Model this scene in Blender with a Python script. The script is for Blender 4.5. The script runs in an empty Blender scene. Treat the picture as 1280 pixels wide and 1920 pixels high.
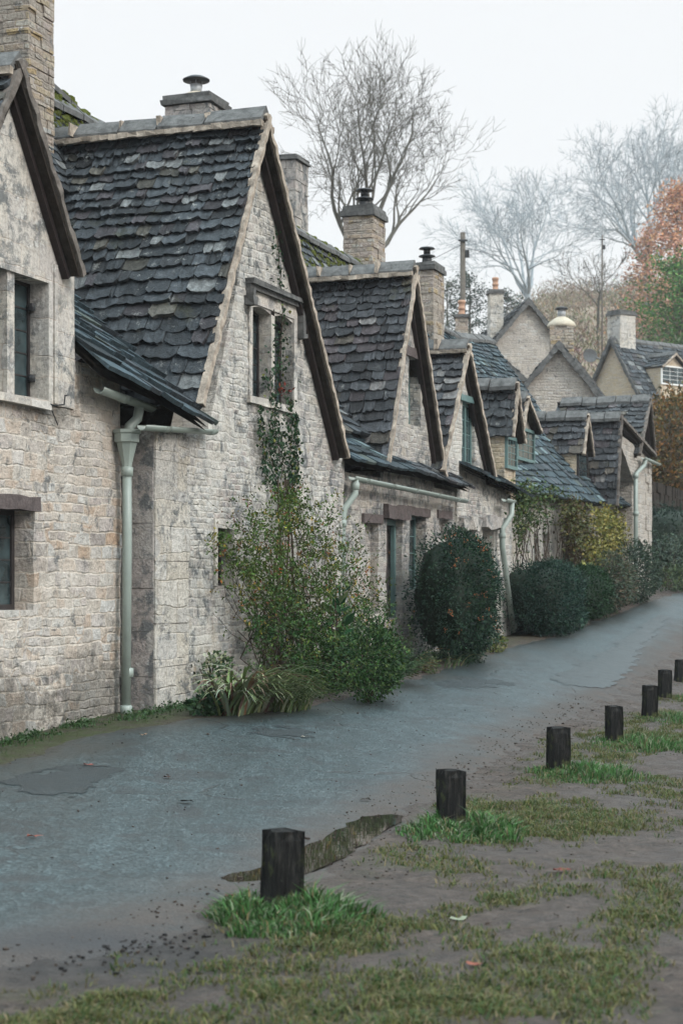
import bpy, math, random
from mathutils import Vector, Matrix, noise
from mathutils.geometry import delaunay_2d_cdt
R = math.radians
S = bpy.context.scene
COL = S.collection
rnd = random.Random(7)
U = rnd.uniform

# ------------------------------------------------------------------ frame of the row
F = 3300.0; CX = 640.0; HY = 1100.0; CZ = 1.57          # camera looks along +Y, level
D = Vector((0.342, 0.9397, 0)); NV = Vector((0.9397, -0.342, 0))
P0 = Vector((-0.874, 20.6, 0)); ROT = math.atan2(D.y, D.x)

def L2W(t, b, z): return P0 + D * t - NV * b + Vector((0, 0, z))
def W2L(p): q = p - P0; return (q.x * D.x + q.y * D.y, -(q.x * NV.x + q.y * NV.y), p.z)
def P(px, py, b=0.0):
    """where a sight line meets the upright plane b metres behind the house fronts -> (t, z)"""
    k = (px - CX) / F
    Y = (-b + P0.x * NV.x + P0.y * NV.y) / (k * NV.x + NV.y)
    X = k * Y
    t = (X - P0.x) * D.x + (Y - P0.y) * D.y
    return t, CZ + (HY - py) / F * Y
def PB(px, py, t):
    """same on the cross plane at t -> (b, z)"""
    k = (px - CX) / F
    Y = (t + P0.x * D.x + P0.y * D.y) / (k * D.x + D.y)
    X = k * Y
    b = -((X - P0.x) * NV.x + (Y - P0.y) * NV.y)
    return b, CZ + (HY - py) / F * Y
def PY(px, py, Y): return Vector(((px - CX) / F * Y, Y, CZ + (HY - py) / F * Y))

def lerp(a, b, f): return a + (b - a) * f
def interp(tab, x):
    if x <= tab[0][0]: return tab[0][1]
    for (a, b), (c, d) in zip(tab, tab[1:]):
        if x <= c: return lerp(b, d, (x - a) / (c - a))
    return tab[-1][1]
def sstep(a, b, x):
    f = min(1, max(0, (x - a) / (b - a))); return f * f * (3 - 2 * f)
def nz(x, y, z=0.0): return noise.noise(Vector((x, y, z)))
def fr(x, y, z=0.0, o=4): return noise.fractal(Vector((x, y, z)), 0.9, 2.1, o)

ZF = [(-30, -.2), (-8, .12), (-5.6, .21), (-3.4, .31), (3, .45), (11.6, .71), (20.5, 1.28), (26, 1.5), (60, 4.0), (400, 14)]
ZR = [(-30, 0), (8, 0), (10, .04), (14, .25), (20.5, .98), (26, 1.35), (60, 3.8), (400, 14)]
def gz0(t, n):
    a, c = interp(ZF, t), interp(ZR, t)
    f = min(1, max(0, (n - .3) / 3.5))
    return lerp(a, c, lerp(f, sstep(0, 1, f), .5))
def G(px, py, zoff=0.0):
    """ground point on a sight line"""
    lo, hi = 4.0, 70.0
    prev = 4.0
    for i in range(1, 1321):
        Y = 4 + i * .05
        p = PY(px, py, Y); t, b, z = W2L(p)
        if p.z < gz0(t, -b) + zoff: return p
    return PY(px, py, 60)
def G_tn(px, py):
    t, b, z = W2L(G(px, py)); return t, -b

LEFT = sorted([G_tn(*q) for q in [(0, 1440), (150, 1383), (350, 1352), (600, 1324), (780, 1274), (965, 1212), (1100, 1172), (1220, 1127)]])
RIGHT = sorted([G_tn(*q) for q in [(0, 1812), (300, 1757), (420, 1695), (600, 1640), (740, 1532), (860, 1468), (960, 1402), (1100, 1330), (1180, 1278), (1262, 1222)]])
LEFT = [(-30, LEFT[0][1])] + LEFT; RIGHT = [(-30, RIGHT[0][1] + .3)] + RIGHT
POSTS_PX = [(528, 1706, 140, 70), (845, 1553, 102, 48), (1046, 1447, 75, 38), (1151, 1392, 64, 29), (1217, 1347, 59, 26), (1245, 1312, 52, 23), (1275, 1279, 41, 22)]
POSTS = [G(q[0], q[1]) for q in POSTS_PX]
PUD_PX = [(415, 1645), (470, 1629), (540, 1606), (590, 1580), (640, 1552), (675, 1534), (720, 1528), (756, 1531), (742, 1549), (700, 1570), (668, 1594), (610, 1626), (560, 1642), (490, 1651), (440, 1652)]
PUD = [G(*q) for q in PUD_PX]
PUDZ = sum(p.z for p in PUD) / len(PUD)
def inside(poly, x, y):
    c = False; j = len(poly) - 1
    for i in range(len(poly)):
        xi, yi = poly[i][0], poly[i][1]; xj, yj = poly[j][0], poly[j][1]
        if (yi > y) != (yj > y) and x < (xj - xi) * (y - yi) / (yj - yi) + xi: c = not c
        j = i
    return c
def dist_poly(poly, x, y):
    best = 1e9
    for i in range(len(poly)):
        ax, ay = poly[i][0], poly[i][1]; bx, by = poly[i - 1][0], poly[i - 1][1]
        dx, dy = bx - ax, by - ay
        f = max(0, min(1, ((x - ax) * dx + (y - ay) * dy) / (dx * dx + dy * dy + 1e-9)))
        best = min(best, math.hypot(ax + f * dx - x, ay + f * dy - y))
    return best
PXMIN = min(p.x for p in PUD) - 1; PXMAX = max(p.x for p in PUD) + 1
PYMIN = min(p.y for p in PUD) - 1; PYMAX = max(p.y for p in PUD) + 1
def base(t, n):
    """ground level with mounds and the puddle hollow"""
    z = gz0(t, n)
    w = P0 + D * t + NV * n
    for p in POSTS[:6]:
        d2 = (w.x - p.x - .06) ** 2 + (w.y - p.y) ** 2
        if d2 < 2: z += .02 * math.exp(-d2 / .16)
    if PXMIN < w.x < PXMAX and PYMIN < w.y < PYMAX:
        d = dist_poly(PUD, w.x, w.y)
        if inside(PUD, w.x, w.y): z = PUDZ - .004 - min(.03, d * .16)
        elif d < .45: z = lerp(PUDZ + d * .03, z, sstep(0, .45, d))
    return z
def edge(t, n):
    return min(n - interp(LEFT, t), interp(RIGHT, t) - n)
def ground_z(t, n):
    z = base(t, n); e = edge(t, n); w = P0 + D * t + NV * n
    kp = 1.0
    if PXMIN < w.x < PXMAX and PYMIN < w.y < PYMAX: kp = 0.0 if inside(PUD, w.x, w.y) else sstep(.02, .4, dist_poly(PUD, w.x, w.y))
    if n > interp(RIGHT, t) - .3 and t < 22:
        z += kp * (.022 * fr(t * 1.7, n * 1.7, 3) + .014 * fr(t * 6, n * 6, 9, 4))
    return z
def turf(t, n):
    return fr(t * .62, n * 1.25, 11, 3) + .45 * fr(t * 3.5, n * 4.5, 2, 3)
def gw(x, y):
    t, b, _ = W2L(Vector((x, y, 0))); return ground_z(t, -b)

# ------------------------------------------------------------------ mesh building
class MB:
    def __init__(s): s.v = []; s.f = []; s.m = []; s.c = []
    def add(s, vs, fs, col=(1, 1, 1), mi=0):
        o = len(s.v); s.v += [tuple(x) for x in vs]; s.c += [col] * len(vs)
        for f in fs: s.f.append(tuple(o + i for i in f)); s.m.append(mi)
        return o
    def box(s, c, h, M=None, col=(1, 1, 1), mi=0, jit=0.0):
        vs = []
        for sx in (-1, 1):
            for sy in (-1, 1):
                for sz in (-1, 1):
                    p = Vector((sx * h[0] + U(-jit, jit), sy * h[1] + U(-jit, jit), sz * h[2] + U(-jit, jit)))
                    if M is not None: p = M @ p
                    vs.append(Vector(c) + p)
        s.add(vs, [(0, 1, 3, 2), (4, 6, 7, 5), (0, 4, 5, 1), (2, 3, 7, 6), (0, 2, 6, 4), (1, 5, 7, 3)], col, mi)
    def bx(s, x0, x1, y0, y1, z0, z1, col=(1, 1, 1), mi=0, jit=0.0):
        s.box(((x0 + x1) / 2, (y0 + y1) / 2, (z0 + z1) / 2), (abs(x1 - x0) / 2, abs(y1 - y0) / 2, abs(z1 - z0) / 2), None, col, mi, jit)
    def tube(s, pts, rads, k=8, col=(1, 1, 1), mi=0, cap=True):
        pts = [Vector(p) for p in pts]
        if not hasattr(rads, '__len__'): rads = [rads] * len(pts)
        o = len(s.v); up = None
        for i, p in enumerate(pts):
            d = (pts[min(i + 1, len(pts) - 1)] - pts[max(i - 1, 0)])
            if d.length < 1e-9: d = Vector((0, 0, 1))
            d.normalize()
            if up is None: up = Vector((0, 0, 1)) if abs(d.z) < .9 else Vector((1, 0, 0))
            a = d.cross(up)
            if a.length < 1e-4: a = d.cross(Vector((.3, .9, .1)))
            a.normalize(); bb = a.cross(d).normalized(); up = bb
            for j in range(k):
                an = 2 * math.pi * j / k
                s.v.append(tuple(p + (a * math.cos(an) + bb * math.sin(an)) * rads[i])); s.c.append(col)
        for i in range(len(pts) - 1):
            for j in range(k):
                s.f.append((o + i * k + j, o + i * k + (j + 1) % k, o + (i + 1) * k + (j + 1) % k, o + (i + 1) * k + j)); s.m.append(mi)
        if cap:
            s.f.append(tuple(o + j for j in reversed(range(k)))); s.m.append(mi)
            e = o + (len(pts) - 1) * k
            s.f.append(tuple(e + j for j in range(k))); s.m.append(mi)
    def lathe(s, c, prof, k=14, col=(1, 1, 1), mi=0):
        o = len(s.v); c = Vector(c)
        for r, z in prof:
            for j in range(k):
                an = 2 * math.pi * j / k
                s.v.append((c.x + r * math.cos(an), c.y + r * math.sin(an), c.z + z)); s.c.append(col)
        for i in range(len(prof) - 1):
            for j in range(k):
                s.f.append((o + i * k + j, o + i * k + (j + 1) % k, o + (i + 1) * k + (j + 1) % k, o + (i + 1) * k + j)); s.m.append(mi)
        s.f.append(tuple(o + j for j in reversed(range(k)))); s.m.append(mi)
        e = o + (len(prof) - 1) * k; s.f.append(tuple(e + j for j in range(k))); s.m.append(mi)
    def leaf(s, p, size, col, d=None, wid=.45, fold=.25):
        if d is None: d = Vector((U(-1, 1), U(-1, 1), U(-.8, .8)))
        d = d.normalized(); a = d.cross(Vector((U(-1, 1), U(-1, 1), U(-1, 1))))
        if a.length < 1e-3: a = Vector((1, 0, 0))
        a.normalize(); nn = d.cross(a)
        p = Vector(p); m = p + d * size * .45
        o = s.add([p, m + a * size * wid * .5 + nn * size * fold * .3, p + d * size, m - a * size * wid * .5 + nn * size * fold * .3], [(0, 1, 2), (0, 2, 3)], col)
    def blade(s, p, h, w, lean, col, curl=.5):
        p = Vector(p); an = U(0, 6.283); sd = Vector((math.cos(an), math.sin(an), 0)) * w * .5
        m = p + lean * .35 + Vector((0, 0, h * .62)); tip = p + lean + Vector((0, 0, h * (1 - curl * .35)))
        s.add([p - sd, p + sd, m + sd * .75, m - sd * .75, tip], [(0, 1, 2, 3), (3, 2, 4)], col)
def obj(name, mb, mats, parent=None, smooth=False):
    me = bpy.data.meshes.new(name)
    me.from_pydata(mb.v, [], mb.f)
    if not isinstance(mats, (list, tuple)): mats = [mats]
    for m in mats: me.materials.append(m)
    if len(mats) > 1: me.polygons.foreach_set('material_index', mb.m)
    ca = me.color_attributes.new('col', 'FLOAT_COLOR', 'POINT')
    buf = []
    for c in mb.c: buf += [c[0], c[1], c[2], 1.0]
    ca.data.foreach_set('color', buf)
    if smooth: me.polygons.foreach_set('use_smooth', [True] * len(me.polygons))
    me.update()
    o = bpy.data.objects.new(name, me); COL.objects.link(o)
    if parent is not None: o.parent = parent
    return o
def tag(o, label=None, cat=None, group=None, kind=None):
    if label: o['label'] = label
    if cat: o['category'] = cat
    if group: o['group'] = group
    if kind: o['kind'] = kind
    return o
def empty(name, loc, label, cat, group=None, rz=0.0):
    o = bpy.data.objects.new(name, None); COL.objects.link(o)
    o.location = loc; o.rotation_euler = (0, 0, rz); o.empty_display_size = .2
    return tag(o, label, cat, group)
def shift(mb, q):
    mb.v = [(x - q[0], y - q[1], z - q[2]) for x, y, z in mb.v]; return mb
def dup(o, loc, parent=None):
    c = o.copy(); COL.objects.link(c)
    if parent is not None: c.parent = parent
    else: c.location = loc
    for ch in list(o.children): dup(ch, None, c)
    return c
class House:
    """a cottage: an Empty at its foot; its parts are drawn in row coordinates (t along the street, b back, z up)"""
    def __init__(s, t0, label, name='cottage', group='stone cottages of the row', b0=0.0, rz=0.0, cat='cottage'):
        s.o = (t0, b0, interp(ZF, t0)); s.root = empty(name, L2W(*s.o), label, cat, group, ROT)
    def put(s, name, mb, mats, parent=None, smooth=False, label=None):
        o = obj(name, shift(mb, s.o), mats, parent or s.root, smooth)
        if label: o['label'] = label
        return o

# ------------------------------------------------------------------ materials
class NT:
    def __init__(s, name):
        s.mat = bpy.data.materials.new(name); s.mat.use_nodes = True
        s.t = s.mat.node_tree; s.bsdf = s.t.nodes['Principled BSDF']
        s.bsdf.inputs['Specular IOR Level'].default_value = .3
    def n(s, ty, **kw):
        x = s.t.nodes.new(ty)
        for k, v in kw.items():
            if hasattr(x, k) and not isinstance(v, tuple): setattr(x, k, v)
        return x
    def l(s, a, b): s.t.links.new(a, b)
    def coords(s, scale=(1, 1, 1), warp=0.0, wscale=3.0):
        tc = s.n('ShaderNodeTexCoord'); out = tc.outputs['Object']
        if warp:
            w = s.n('ShaderNodeTexNoise'); w.inputs['Scale'].default_value = wscale; w.inputs['Detail'].default_value = 3
            s.l(out, w.inputs['Vector'])
            sb = s.n('ShaderNodeVectorMath', operation='SUBTRACT'); s.l(w.outputs['Color'], sb.inputs[0]); sb.inputs[1].default_value = (.5, .5, .5)
            sc = s.n('ShaderNodeVectorMath', operation='SCALE'); s.l(sb.outputs[0], sc.inputs[0]); sc.inputs['Scale'].default_value = warp
            ad = s.n('ShaderNodeVectorMath', operation='ADD'); s.l(out, ad.inputs[0]); s.l(sc.outputs[0], ad.inputs[1]); out = ad.outputs[0]
        if scale != (1, 1, 1):
            m = s.n('ShaderNodeVectorMath', operation='MULTIPLY'); s.l(out, m.inputs[0]); m.inputs[1].default_value = scale; out = m.outputs[0]
        return out
    def noise(s, vec, scale, detail=4, rough=.6, dist=0.0):
        x = s.n('ShaderNodeTexNoise'); x.inputs['Scale'].default_value = scale; x.inputs['Detail'].default_value = detail
        x.inputs['Roughness'].default_value = rough; x.inputs['Distortion'].default_value = dist
        if vec is not None: s.l(vec, x.inputs['Vector'])
        return x.outputs['Fac']
    def ramp(s, fac, stops):
        x = s.n('ShaderNodeValToRGB'); e = x.color_ramp.elements
        while len(e) < len(stops): e.new(.5)
        for el, (p, c) in zip(e, stops):
            el.position = p; el.color = (c, c, c, 1) if not hasattr(c, '__len__') else (c[0], c[1], c[2], 1)
        s.l(fac, x.inputs['Fac']); return x.outputs['Color']
    def mix(s, fac, a, b, mode='MIX'):
        x = s.n('ShaderNodeMix', data_type='RGBA', blend_type=mode)
        for sock, v in ((x.inputs[0], fac), (x.inputs[6], a), (x.inputs[7], b)):
            if isinstance(v, (int, float)): sock.default_value = v
            elif isinstance(v, tuple): sock.default_value = (v[0], v[1], v[2], 1)
            else: s.l(v, sock)
        return x.outputs[2]
    def math(s, op, a, b=0.0):
        x = s.n('ShaderNodeMath', operation=op)
        for sock, v in ((x.inputs[0], a), (x.inputs[1], b)):
            if isinstance(v, (int, float)): sock.default_value = v
            else: s.l(v, sock)
        return x.outputs[0]
    def attr(s, name='col'):
        x = s.n('ShaderNodeAttribute'); x.attribute_name = name; return x.outputs['Color']
    def done(s, col, rough=.85, bump=None, dist=.02, strength=1.0, spec=None):
        if isinstance(col, tuple): s.bsdf.inputs['Base Color'].default_value = (*col, 1)
        else: s.l(col, s.bsdf.inputs['Base Color'])
        if isinstance(rough, (int, float)): s.bsdf.inputs['Roughness'].default_value = rough
        else: s.l(rough, s.bsdf.inputs['Roughness'])
        if spec is not None: s.bsdf.inputs['Specular IOR Level'].default_value = spec
        if bump is not None:
            b = s.n('ShaderNodeBump'); b.inputs['Distance'].default_value = dist; b.inputs['Strength'].default_value = strength
            s.l(bump, b.inputs['Height']); s.l(b.outputs['Normal'], s.bsdf.inputs['Normal'])
        return s.mat

STAINS = {}
def stone_mat(name, tones, wash=.5, washcol=(.56, .52, .47), sx=3.4, sz=6.5, mortar=(.47, .42, .36), mort_w=.05, lichen=.52, bump=.035, seed=0.0, rand=.85, dirt=.5):
    m = NT(name)
    tc = m.coords()
    off = m.n('ShaderNodeVectorMath', operation='ADD'); m.l(tc, off.inputs[0]); off.inputs[1].default_value = (seed, seed * 1.7, seed * .6)
    v0 = m.coords((1, 1, 1), .10, 1.3)
    w2 = m.n('ShaderNodeTexNoise'); w2.inputs['Scale'].default_value = 7.0; w2.inputs['Detail'].default_value = 3; m.l(off.outputs[0], w2.inputs['Vector'])
    s2 = m.n('ShaderNodeVectorMath', operation='MULTIPLY_ADD'); m.l(w2.outputs['Color'], s2.inputs[0]); s2.inputs[1].default_value = (.05, .05, .04); m.l(v0, s2.inputs[2])
    sx_ = m.n('ShaderNodeSeparateXYZ'); m.l(s2.outputs[0], sx_.inputs[0])
    cb = m.n('ShaderNodeCombineXYZ'); m.l(m.math('ADD', sx_.outputs[0], sx_.outputs[1]), cb.inputs[0]); m.l(sx_.outputs[2], cb.inputs[1])
    def bricks(bw, rh, ox):
        o_ = m.n('ShaderNodeVectorMath', operation='ADD'); m.l(cb.outputs[0], o_.inputs[0]); o_.inputs[1].default_value = (ox + seed, ox * .7 + seed, 0)
        b = m.n('ShaderNodeTexBrick'); m.l(o_.outputs[0], b.inputs['Vector']); b.offset = .43; b.squash = .72; b.squash_frequency = 3; b.offset_frequency = 2
        b.inputs['Scale'].default_value = 1.0; b.inputs['Brick Width'].default_value = bw; b.inputs['Row Height'].default_value = rh
        b.inputs['Mortar Size'].default_value = mort_w * .26; b.inputs['Mortar Smooth'].default_value = 1.0; b.inputs['Bias'].default_value = 0
        b.inputs['Color1'].default_value = (0, 0, 0, 1); b.inputs['Color2'].default_value = (1, 1, 1, 1); b.inputs['Mortar'].default_value = (.5, .5, .5, 1)
        return b
    ba, bb = bricks(1 / sx, 1 / sz, 0.0), bricks(.72 / sx, .66 / sz, 3.7)
    msk = m.ramp(m.noise(off.outputs[0], 1.1, 2, .5), [(.49, 0.0), (.51, 1.0)])
    rb = m.mix(msk, ba.outputs['Color'], bb.outputs['Color']); mfac = m.mix(msk, ba.outputs['Fac'], bb.outputs['Fac'])
    k = len(tones) - 1
    c = m.ramp(rb, [(i / k, t) for i, t in enumerate(tones)])
    fine = m.noise(off.outputs[0], 22, 6, .72)
    c = m.mix(.75, c, m.ramp(fine, [(.3, .32), (.5, .95), (.72, 1.4)]), 'MULTIPLY')
    c = m.mix(m.math('MULTIPLY', mfac, .7), c, mortar)
    big = m.noise(off.outputs[0], .9, 5, .62)
    c = m.mix(m.math('MULTIPLY', m.ramp(big, [(.36, 0.0), (.62, 1.0)]), wash), c, washcol)
    streak = m.noise(m.coords((2.6, 2.6, 1.1)), 2.0, 6, .7)
    c = m.mix(m.math('MULTIPLY', m.ramp(streak, [(.52, 0.0), (.7, 1.0)]), .65), c, (.36, .31, .25))
    li = m.noise(off.outputs[0], 5.5, 7, .74, .4)
    li2 = m.noise(off.outputs[0], 1.3, 3, .6)
    lm = m.math('MULTIPLY', m.ramp(li, [(lichen, 0.0), (lichen + .1, 1.0)]), m.ramp(li2, [(.38, .12), (.55, 1.0)]))
    c = m.mix(m.math('MULTIPLY', lm, .85), c, (.105, .115, .12))
    ok = m.noise(off.outputs[0], 2.6, 6, .75)
    c = m.mix(m.math('MULTIPLY', m.ramp(ok, [(.62, 0.0), (.72, 1.0)]), .55), c, (.36, .25, .13))
    wh = m.noise(off.outputs[0], 11, 4, .7)
    c = m.mix(m.math('MULTIPLY', m.ramp(wh, [(.6, 0.0), (.68, 1.0)]), .5), c, (.66, .65, .62))
    pit = m.noise(off.outputs[0], 38, 3, .8)
    c = m.mix(m.math('MULTIPLY', m.ramp(pit, [(.63, 0.0), (.7, 1.0)]), .6), c, (.12, .11, .10))
    for (cx_, cy_, cz_, rx_, rz_) in STAINS.get(name, []):
        d_ = m.n('ShaderNodeVectorMath', operation='SUBTRACT'); m.l(tc, d_.inputs[0]); d_.inputs[1].default_value = (cx_, cy_, cz_)
        e_ = m.n('ShaderNodeVectorMath', operation='MULTIPLY'); m.l(d_.outputs[0], e_.inputs[0]); e_.inputs[1].default_value = (1 / rx_, 0, 1 / rz_)
        l_ = m.n('ShaderNodeVectorMath', operation='LENGTH'); m.l(e_.outputs[0], l_.inputs[0])
        sn = m.math('ADD', l_.outputs['Value'], m.math('MULTIPLY', m.math('SUBTRACT', m.noise(off.outputs[0], 6.5, 6, .75), .5), 2.6))
        c = m.mix(m.math('MULTIPLY', m.ramp(sn, [(.45, 1.0), (1.2, 0.0)]), .65), c, (.085, .08, .07))
    ed = m.math('SUBTRACT', 1.0, m.math('MULTIPLY', mfac, m.ramp(m.noise(off.outputs[0], 3.0, 3, .6), [(.35, .25), (.65, 1.0)])))
    h = m.math('ADD', m.math('MULTIPLY', ed, .28), m.math('ADD', m.math('MULTIPLY', fine, .85), m.math('ADD', m.math('MULTIPLY', li, .5), m.math('MULTIPLY', rb, .18))))
    return m.done(c, .9, h, bump, 1.0, .15)

STAINS['rubble_stone_near'] = [(1.1, 0, .2, 1.1, .6), (-.8, 0, .2, 1.4, .5), (.3, 0, 3.05, .8, .35)]
STAINS['rubble_stone_limewashed'] = [(-2.0, 0, 1.7, .18, 1.3), (.4, 0, 2.9, .5, .35), (1.2, 0, 3.6, .4, .5)]
CREAM, GREYW, TAN, PINK, DGREY = (.48, .42, .36), (.50, .49, .47), (.40, .32, .25), (.43, .36, .33), (.27, .26, .26)
M = {}
M['wall_near'] = stone_mat('rubble_stone_near', [(.36, .30, .27), (.52, .45, .38), (.55, .54, .52), (.46, .31, .21), (.58, .50, .43), (.33, .30, .28), (.47, .39, .36), (.60, .58, .55)], .6, (.74, .68, .61), 3.4, 7.4, (.62, .55, .47), .06, .535, .05, 0.0)
M['wall_two'] = stone_mat('rubble_stone_limewashed', [(.54, .53, .51), (.50, .44, .38), (.40, .40, .40), (.44, .37, .34), (.27, .27, .275), (.56, .54, .51), (.50, .44, .38)], .6, (.71, .67, .60), 4.2, 10.0, (.58, .55, .50), .07, .485, .045, 3.3)
M['wall_three'] = stone_mat('rubble_stone_grey', [GREYW, CREAM, DGREY, PINK, GREYW, CREAM], .45, (.55, .51, .46), 4.0, 9.5, (.5, .45, .39), .06, .46, .04, 7.1)
M['wall_far'] = stone_mat('coursed_stone_far', [(.58, .56, .53), (.46, .40, .36), (.60, .54, .47), (.36, .32, .29), (.50, .44, .39), (.58, .56, .53)], .25, (.62, .58, .53), 3.2, 8.5, (.50, .44, .38), .08, .56, .07, 11.9)
M['wall_warm'] = stone_mat('warm_stone', [(.48, .38, .27), (.58, .50, .40), (.54, .42, .28), (.46, .38, .32), (.6, .52, .42)], .35, (.64, .54, .41), 3.2, 9.0, (.5, .41, .3), .07, .60, .05, 17.0)
M['chimney'] = stone_mat('chimney_stone', [TAN, CREAM, (.30, .26, .22), PINK, (.42, .31, .17), GREYW], .1, (.5, .44, .36), 2.6, 7.5, (.36, .30, .25), .07, .55, .06, 23.0)
M['ashlar'] = stone_mat('ashlar_stone', [(.56, .51, .45), (.50, .46, .41), (.44, .40, .37), (.54, .51, .47)], .35, (.60, .56, .51), 1.7, 2.9, (.46, .37, .30), .035, .475, .015, 31.0, .35)
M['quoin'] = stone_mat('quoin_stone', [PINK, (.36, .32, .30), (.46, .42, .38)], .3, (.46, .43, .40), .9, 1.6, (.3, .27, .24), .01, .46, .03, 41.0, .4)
M['quoin_pale'] = stone_mat('quoin_stone_pale', [(.58, .53, .46), (.46, .44, .42), (.54, .48, .40), (.60, .57, .53)], .55, (.68, .64, .59), 1.5, 2.4, (.46, .40, .33), .05, .50, .05, 47.0, .4)

def simple(name, col, rough=.8, var=.35, scale=9.0, bump=.01, spec=.3, dark=(.4, .4, .4)):
    m = NT(name); v = m.coords(); f = m.noise(v, scale, 6, .7)
    c = m.mix(var, col, m.mix(1.0, col, m.ramp(f, [(.3, dark), (.7, (1.5, 1.5, 1.5))]), 'MULTIPLY'))
    return m.done(c, rough, f, bump, .8, spec)
M['mortar'] = simple('verge_mortar', (.37, .31, .255), .9, .9, 9, .04, .1)
M['ridge'] = simple('ridge_stone', (.115, .113, .11), .85, .9, 8, .03, .2)
M['timber'] = simple('dark_timber', (.028, .019, .018), .7, .6, 14)
M['timber_pale'] = simple('weathered_lintel', (.095, .075, .072), .8, .7, 16, .02)
M['pipe'] = simple('sage_pipe_paint', (.27, .31, .28), .42, .25, 3, .002, .5)
M['frame_green'] = simple('sage_window_paint', (.11, .18, .175), .5, .25, 6, .003, .4)
M['frame_dark'] = simple('dark_window_paint', (.03, .025, .025), .5, .4, 6, .003, .4)
M['frame_white'] = simple('white_window_paint', (.75, .75, .73), .5, .15, 6, .002, .4)
M['iron'] = simple('black_iron', (.015, .016, .018), .45, .4, 20, .004, .5)
M['steel'] = simple('dull_steel', (.35, .36, .37), .35, .4, 10, .003, .5); 
M['terracotta'] = simple('buff_terracotta', (.42, .25, .17), .8, .4, 8, .01)
M['flaunch'] = simple('cement_flaunching', (.48, .42, .33), .9, .4, 8, .02)
M['verge_stone'] = simple('weathered_verge_stone', (.15, .13, .115), .9, .9, 9, .04, .1)
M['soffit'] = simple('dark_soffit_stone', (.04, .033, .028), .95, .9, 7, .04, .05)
M['moss'] = simple('roof_moss', (.075, .085, .022), .95, .8, 14, .04, .05)
M['pane_back'] = simple('dark_room', (.02, .02, .02), .9)
g = NT('old_glass'); gv = g.coords((1, 1, 1)); gf = g.noise(gv, 3.5, 3, .5)
M['glass'] = g.done(g.ramp(gf, [(.35, (.012, .018, .02)), (.65, (.05, .075, .08))]), .08, gf, .02, .5, .6)

def roof_mat(name, tint, lich=.6):
    m = NT(name); a = m.attr(); v = m.coords()
    f = m.noise(v, 13, 7, .75); f2 = m.noise(v, 3.0, 4, .6)
    c = m.mix(1.0, a, m.ramp(f, [(.28, .4), (.5, .95), (.74, 2.0)]), 'MULTIPLY')
    c = m.mix(1.0, c, tint, 'MULTIPLY')
    w = m.noise(v, 7.5, 6, .8)
    wm = m.math('MULTIPLY', m.ramp(w, [(lich, 0.0), (lich + .07, 1.0)]), m.ramp(f2, [(.42, .1), (.6, .9)]))
    c = m.mix(m.math('MULTIPLY', wm, .8), c, (.36, .36, .34))
    mo = m.noise(v, 1.6, 5, .7)
    c = m.mix(m.math('MULTIPLY', m.ramp(mo, [(.60, 0.0), (.72, 1.0)]), .65), c, (.05, .05, .024))
    h = m.math('ADD', f, m.math('MULTIPLY', m.noise(v, 40, 4, .7), .4))
    return m.done(c, m.ramp(f, [(.3, .55), (.7, .85)]), h, .032, 1.0, .28)
M['slate'] = roof_mat('stone_slate_blue', (.95, 1.0, 1.05), .575)
M['slate_warm'] = roof_mat('stone_slate_purple', (1.0, .96, .98), .59)
M['slate_wet'] = roof_mat('stone_slate_wet', (.8, 1.1, 1.22), .66)
M['slate_lich'] = roof_mat('stone_slate_lichened', (1.0, .99, 1.0), .57)
def leaf_mat(name, rough=.55, trans=.12):
    m = NT(name); a = m.attr(); o = m.done(a, rough, None, spec=.14)
    m.bsdf.inputs['Transmission Weight'].default_value = 0
    ti = m.n('ShaderNodeBsdfTranslucent'); m.l(a, ti.inputs['Color'])
    mx = m.n('ShaderNodeMixShader'); mx.inputs[0].default_value = trans
    out = m.t.nodes['Material Output']
    m.l(m.bsdf.outputs[0], mx.inputs[1]); m.l(ti.outputs[0], mx.inputs[2]); m.l(mx.outputs[0], out.inputs['Surface'])
    return o
M['leaf'] = leaf_mat('leaves'); M['grass'] = leaf_mat('grass_blades', .5, .2)
M['bark'] = simple('bark', (.11, .095, .08), .9, .6, 6, .03)
M['bark_hazed'] = simple('haze_paled_bark', (.30, .335, .36), .9, .4, 2, .03)  # haze and bloom over the far trees, put into a pale bluish colour
M['bark_far'] = simple('bark_distant', (.09, .082, .066), .9, .4, 2, .03)
M['stem'] = simple('woody_stem', (.06, .042, .03), .85, .5, 20)
M['berry'] = simple('orange_berry', (.40, .11, .02), .35, .3, 30, .001, .5)

# post timber
m = NT('wet_post_timber'); v = m.coords((14, 14, 2.2), .02); f = m.noise(v, 2.2, 7, .75); v2 = m.coords(); f2 = m.noise(v2, 11, 5, .7); f3 = m.noise(v2, 4, 3, .6)
c = m.ramp(f, [(.3, (.003, .003, .0033)), (.5, (.012, .012, .012)), (.72, (.05, .047, .042))])
c = m.mix(m.math('MULTIPLY', m.ramp(f2, [(.50, 0.0), (.62, 1.0)]), m.ramp(f3, [(.45, .0), (.58, .85)])), c, (.075, .085, .032))
M['post'] = m.done(c, .8, f, .02, 1.0, .12)

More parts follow.
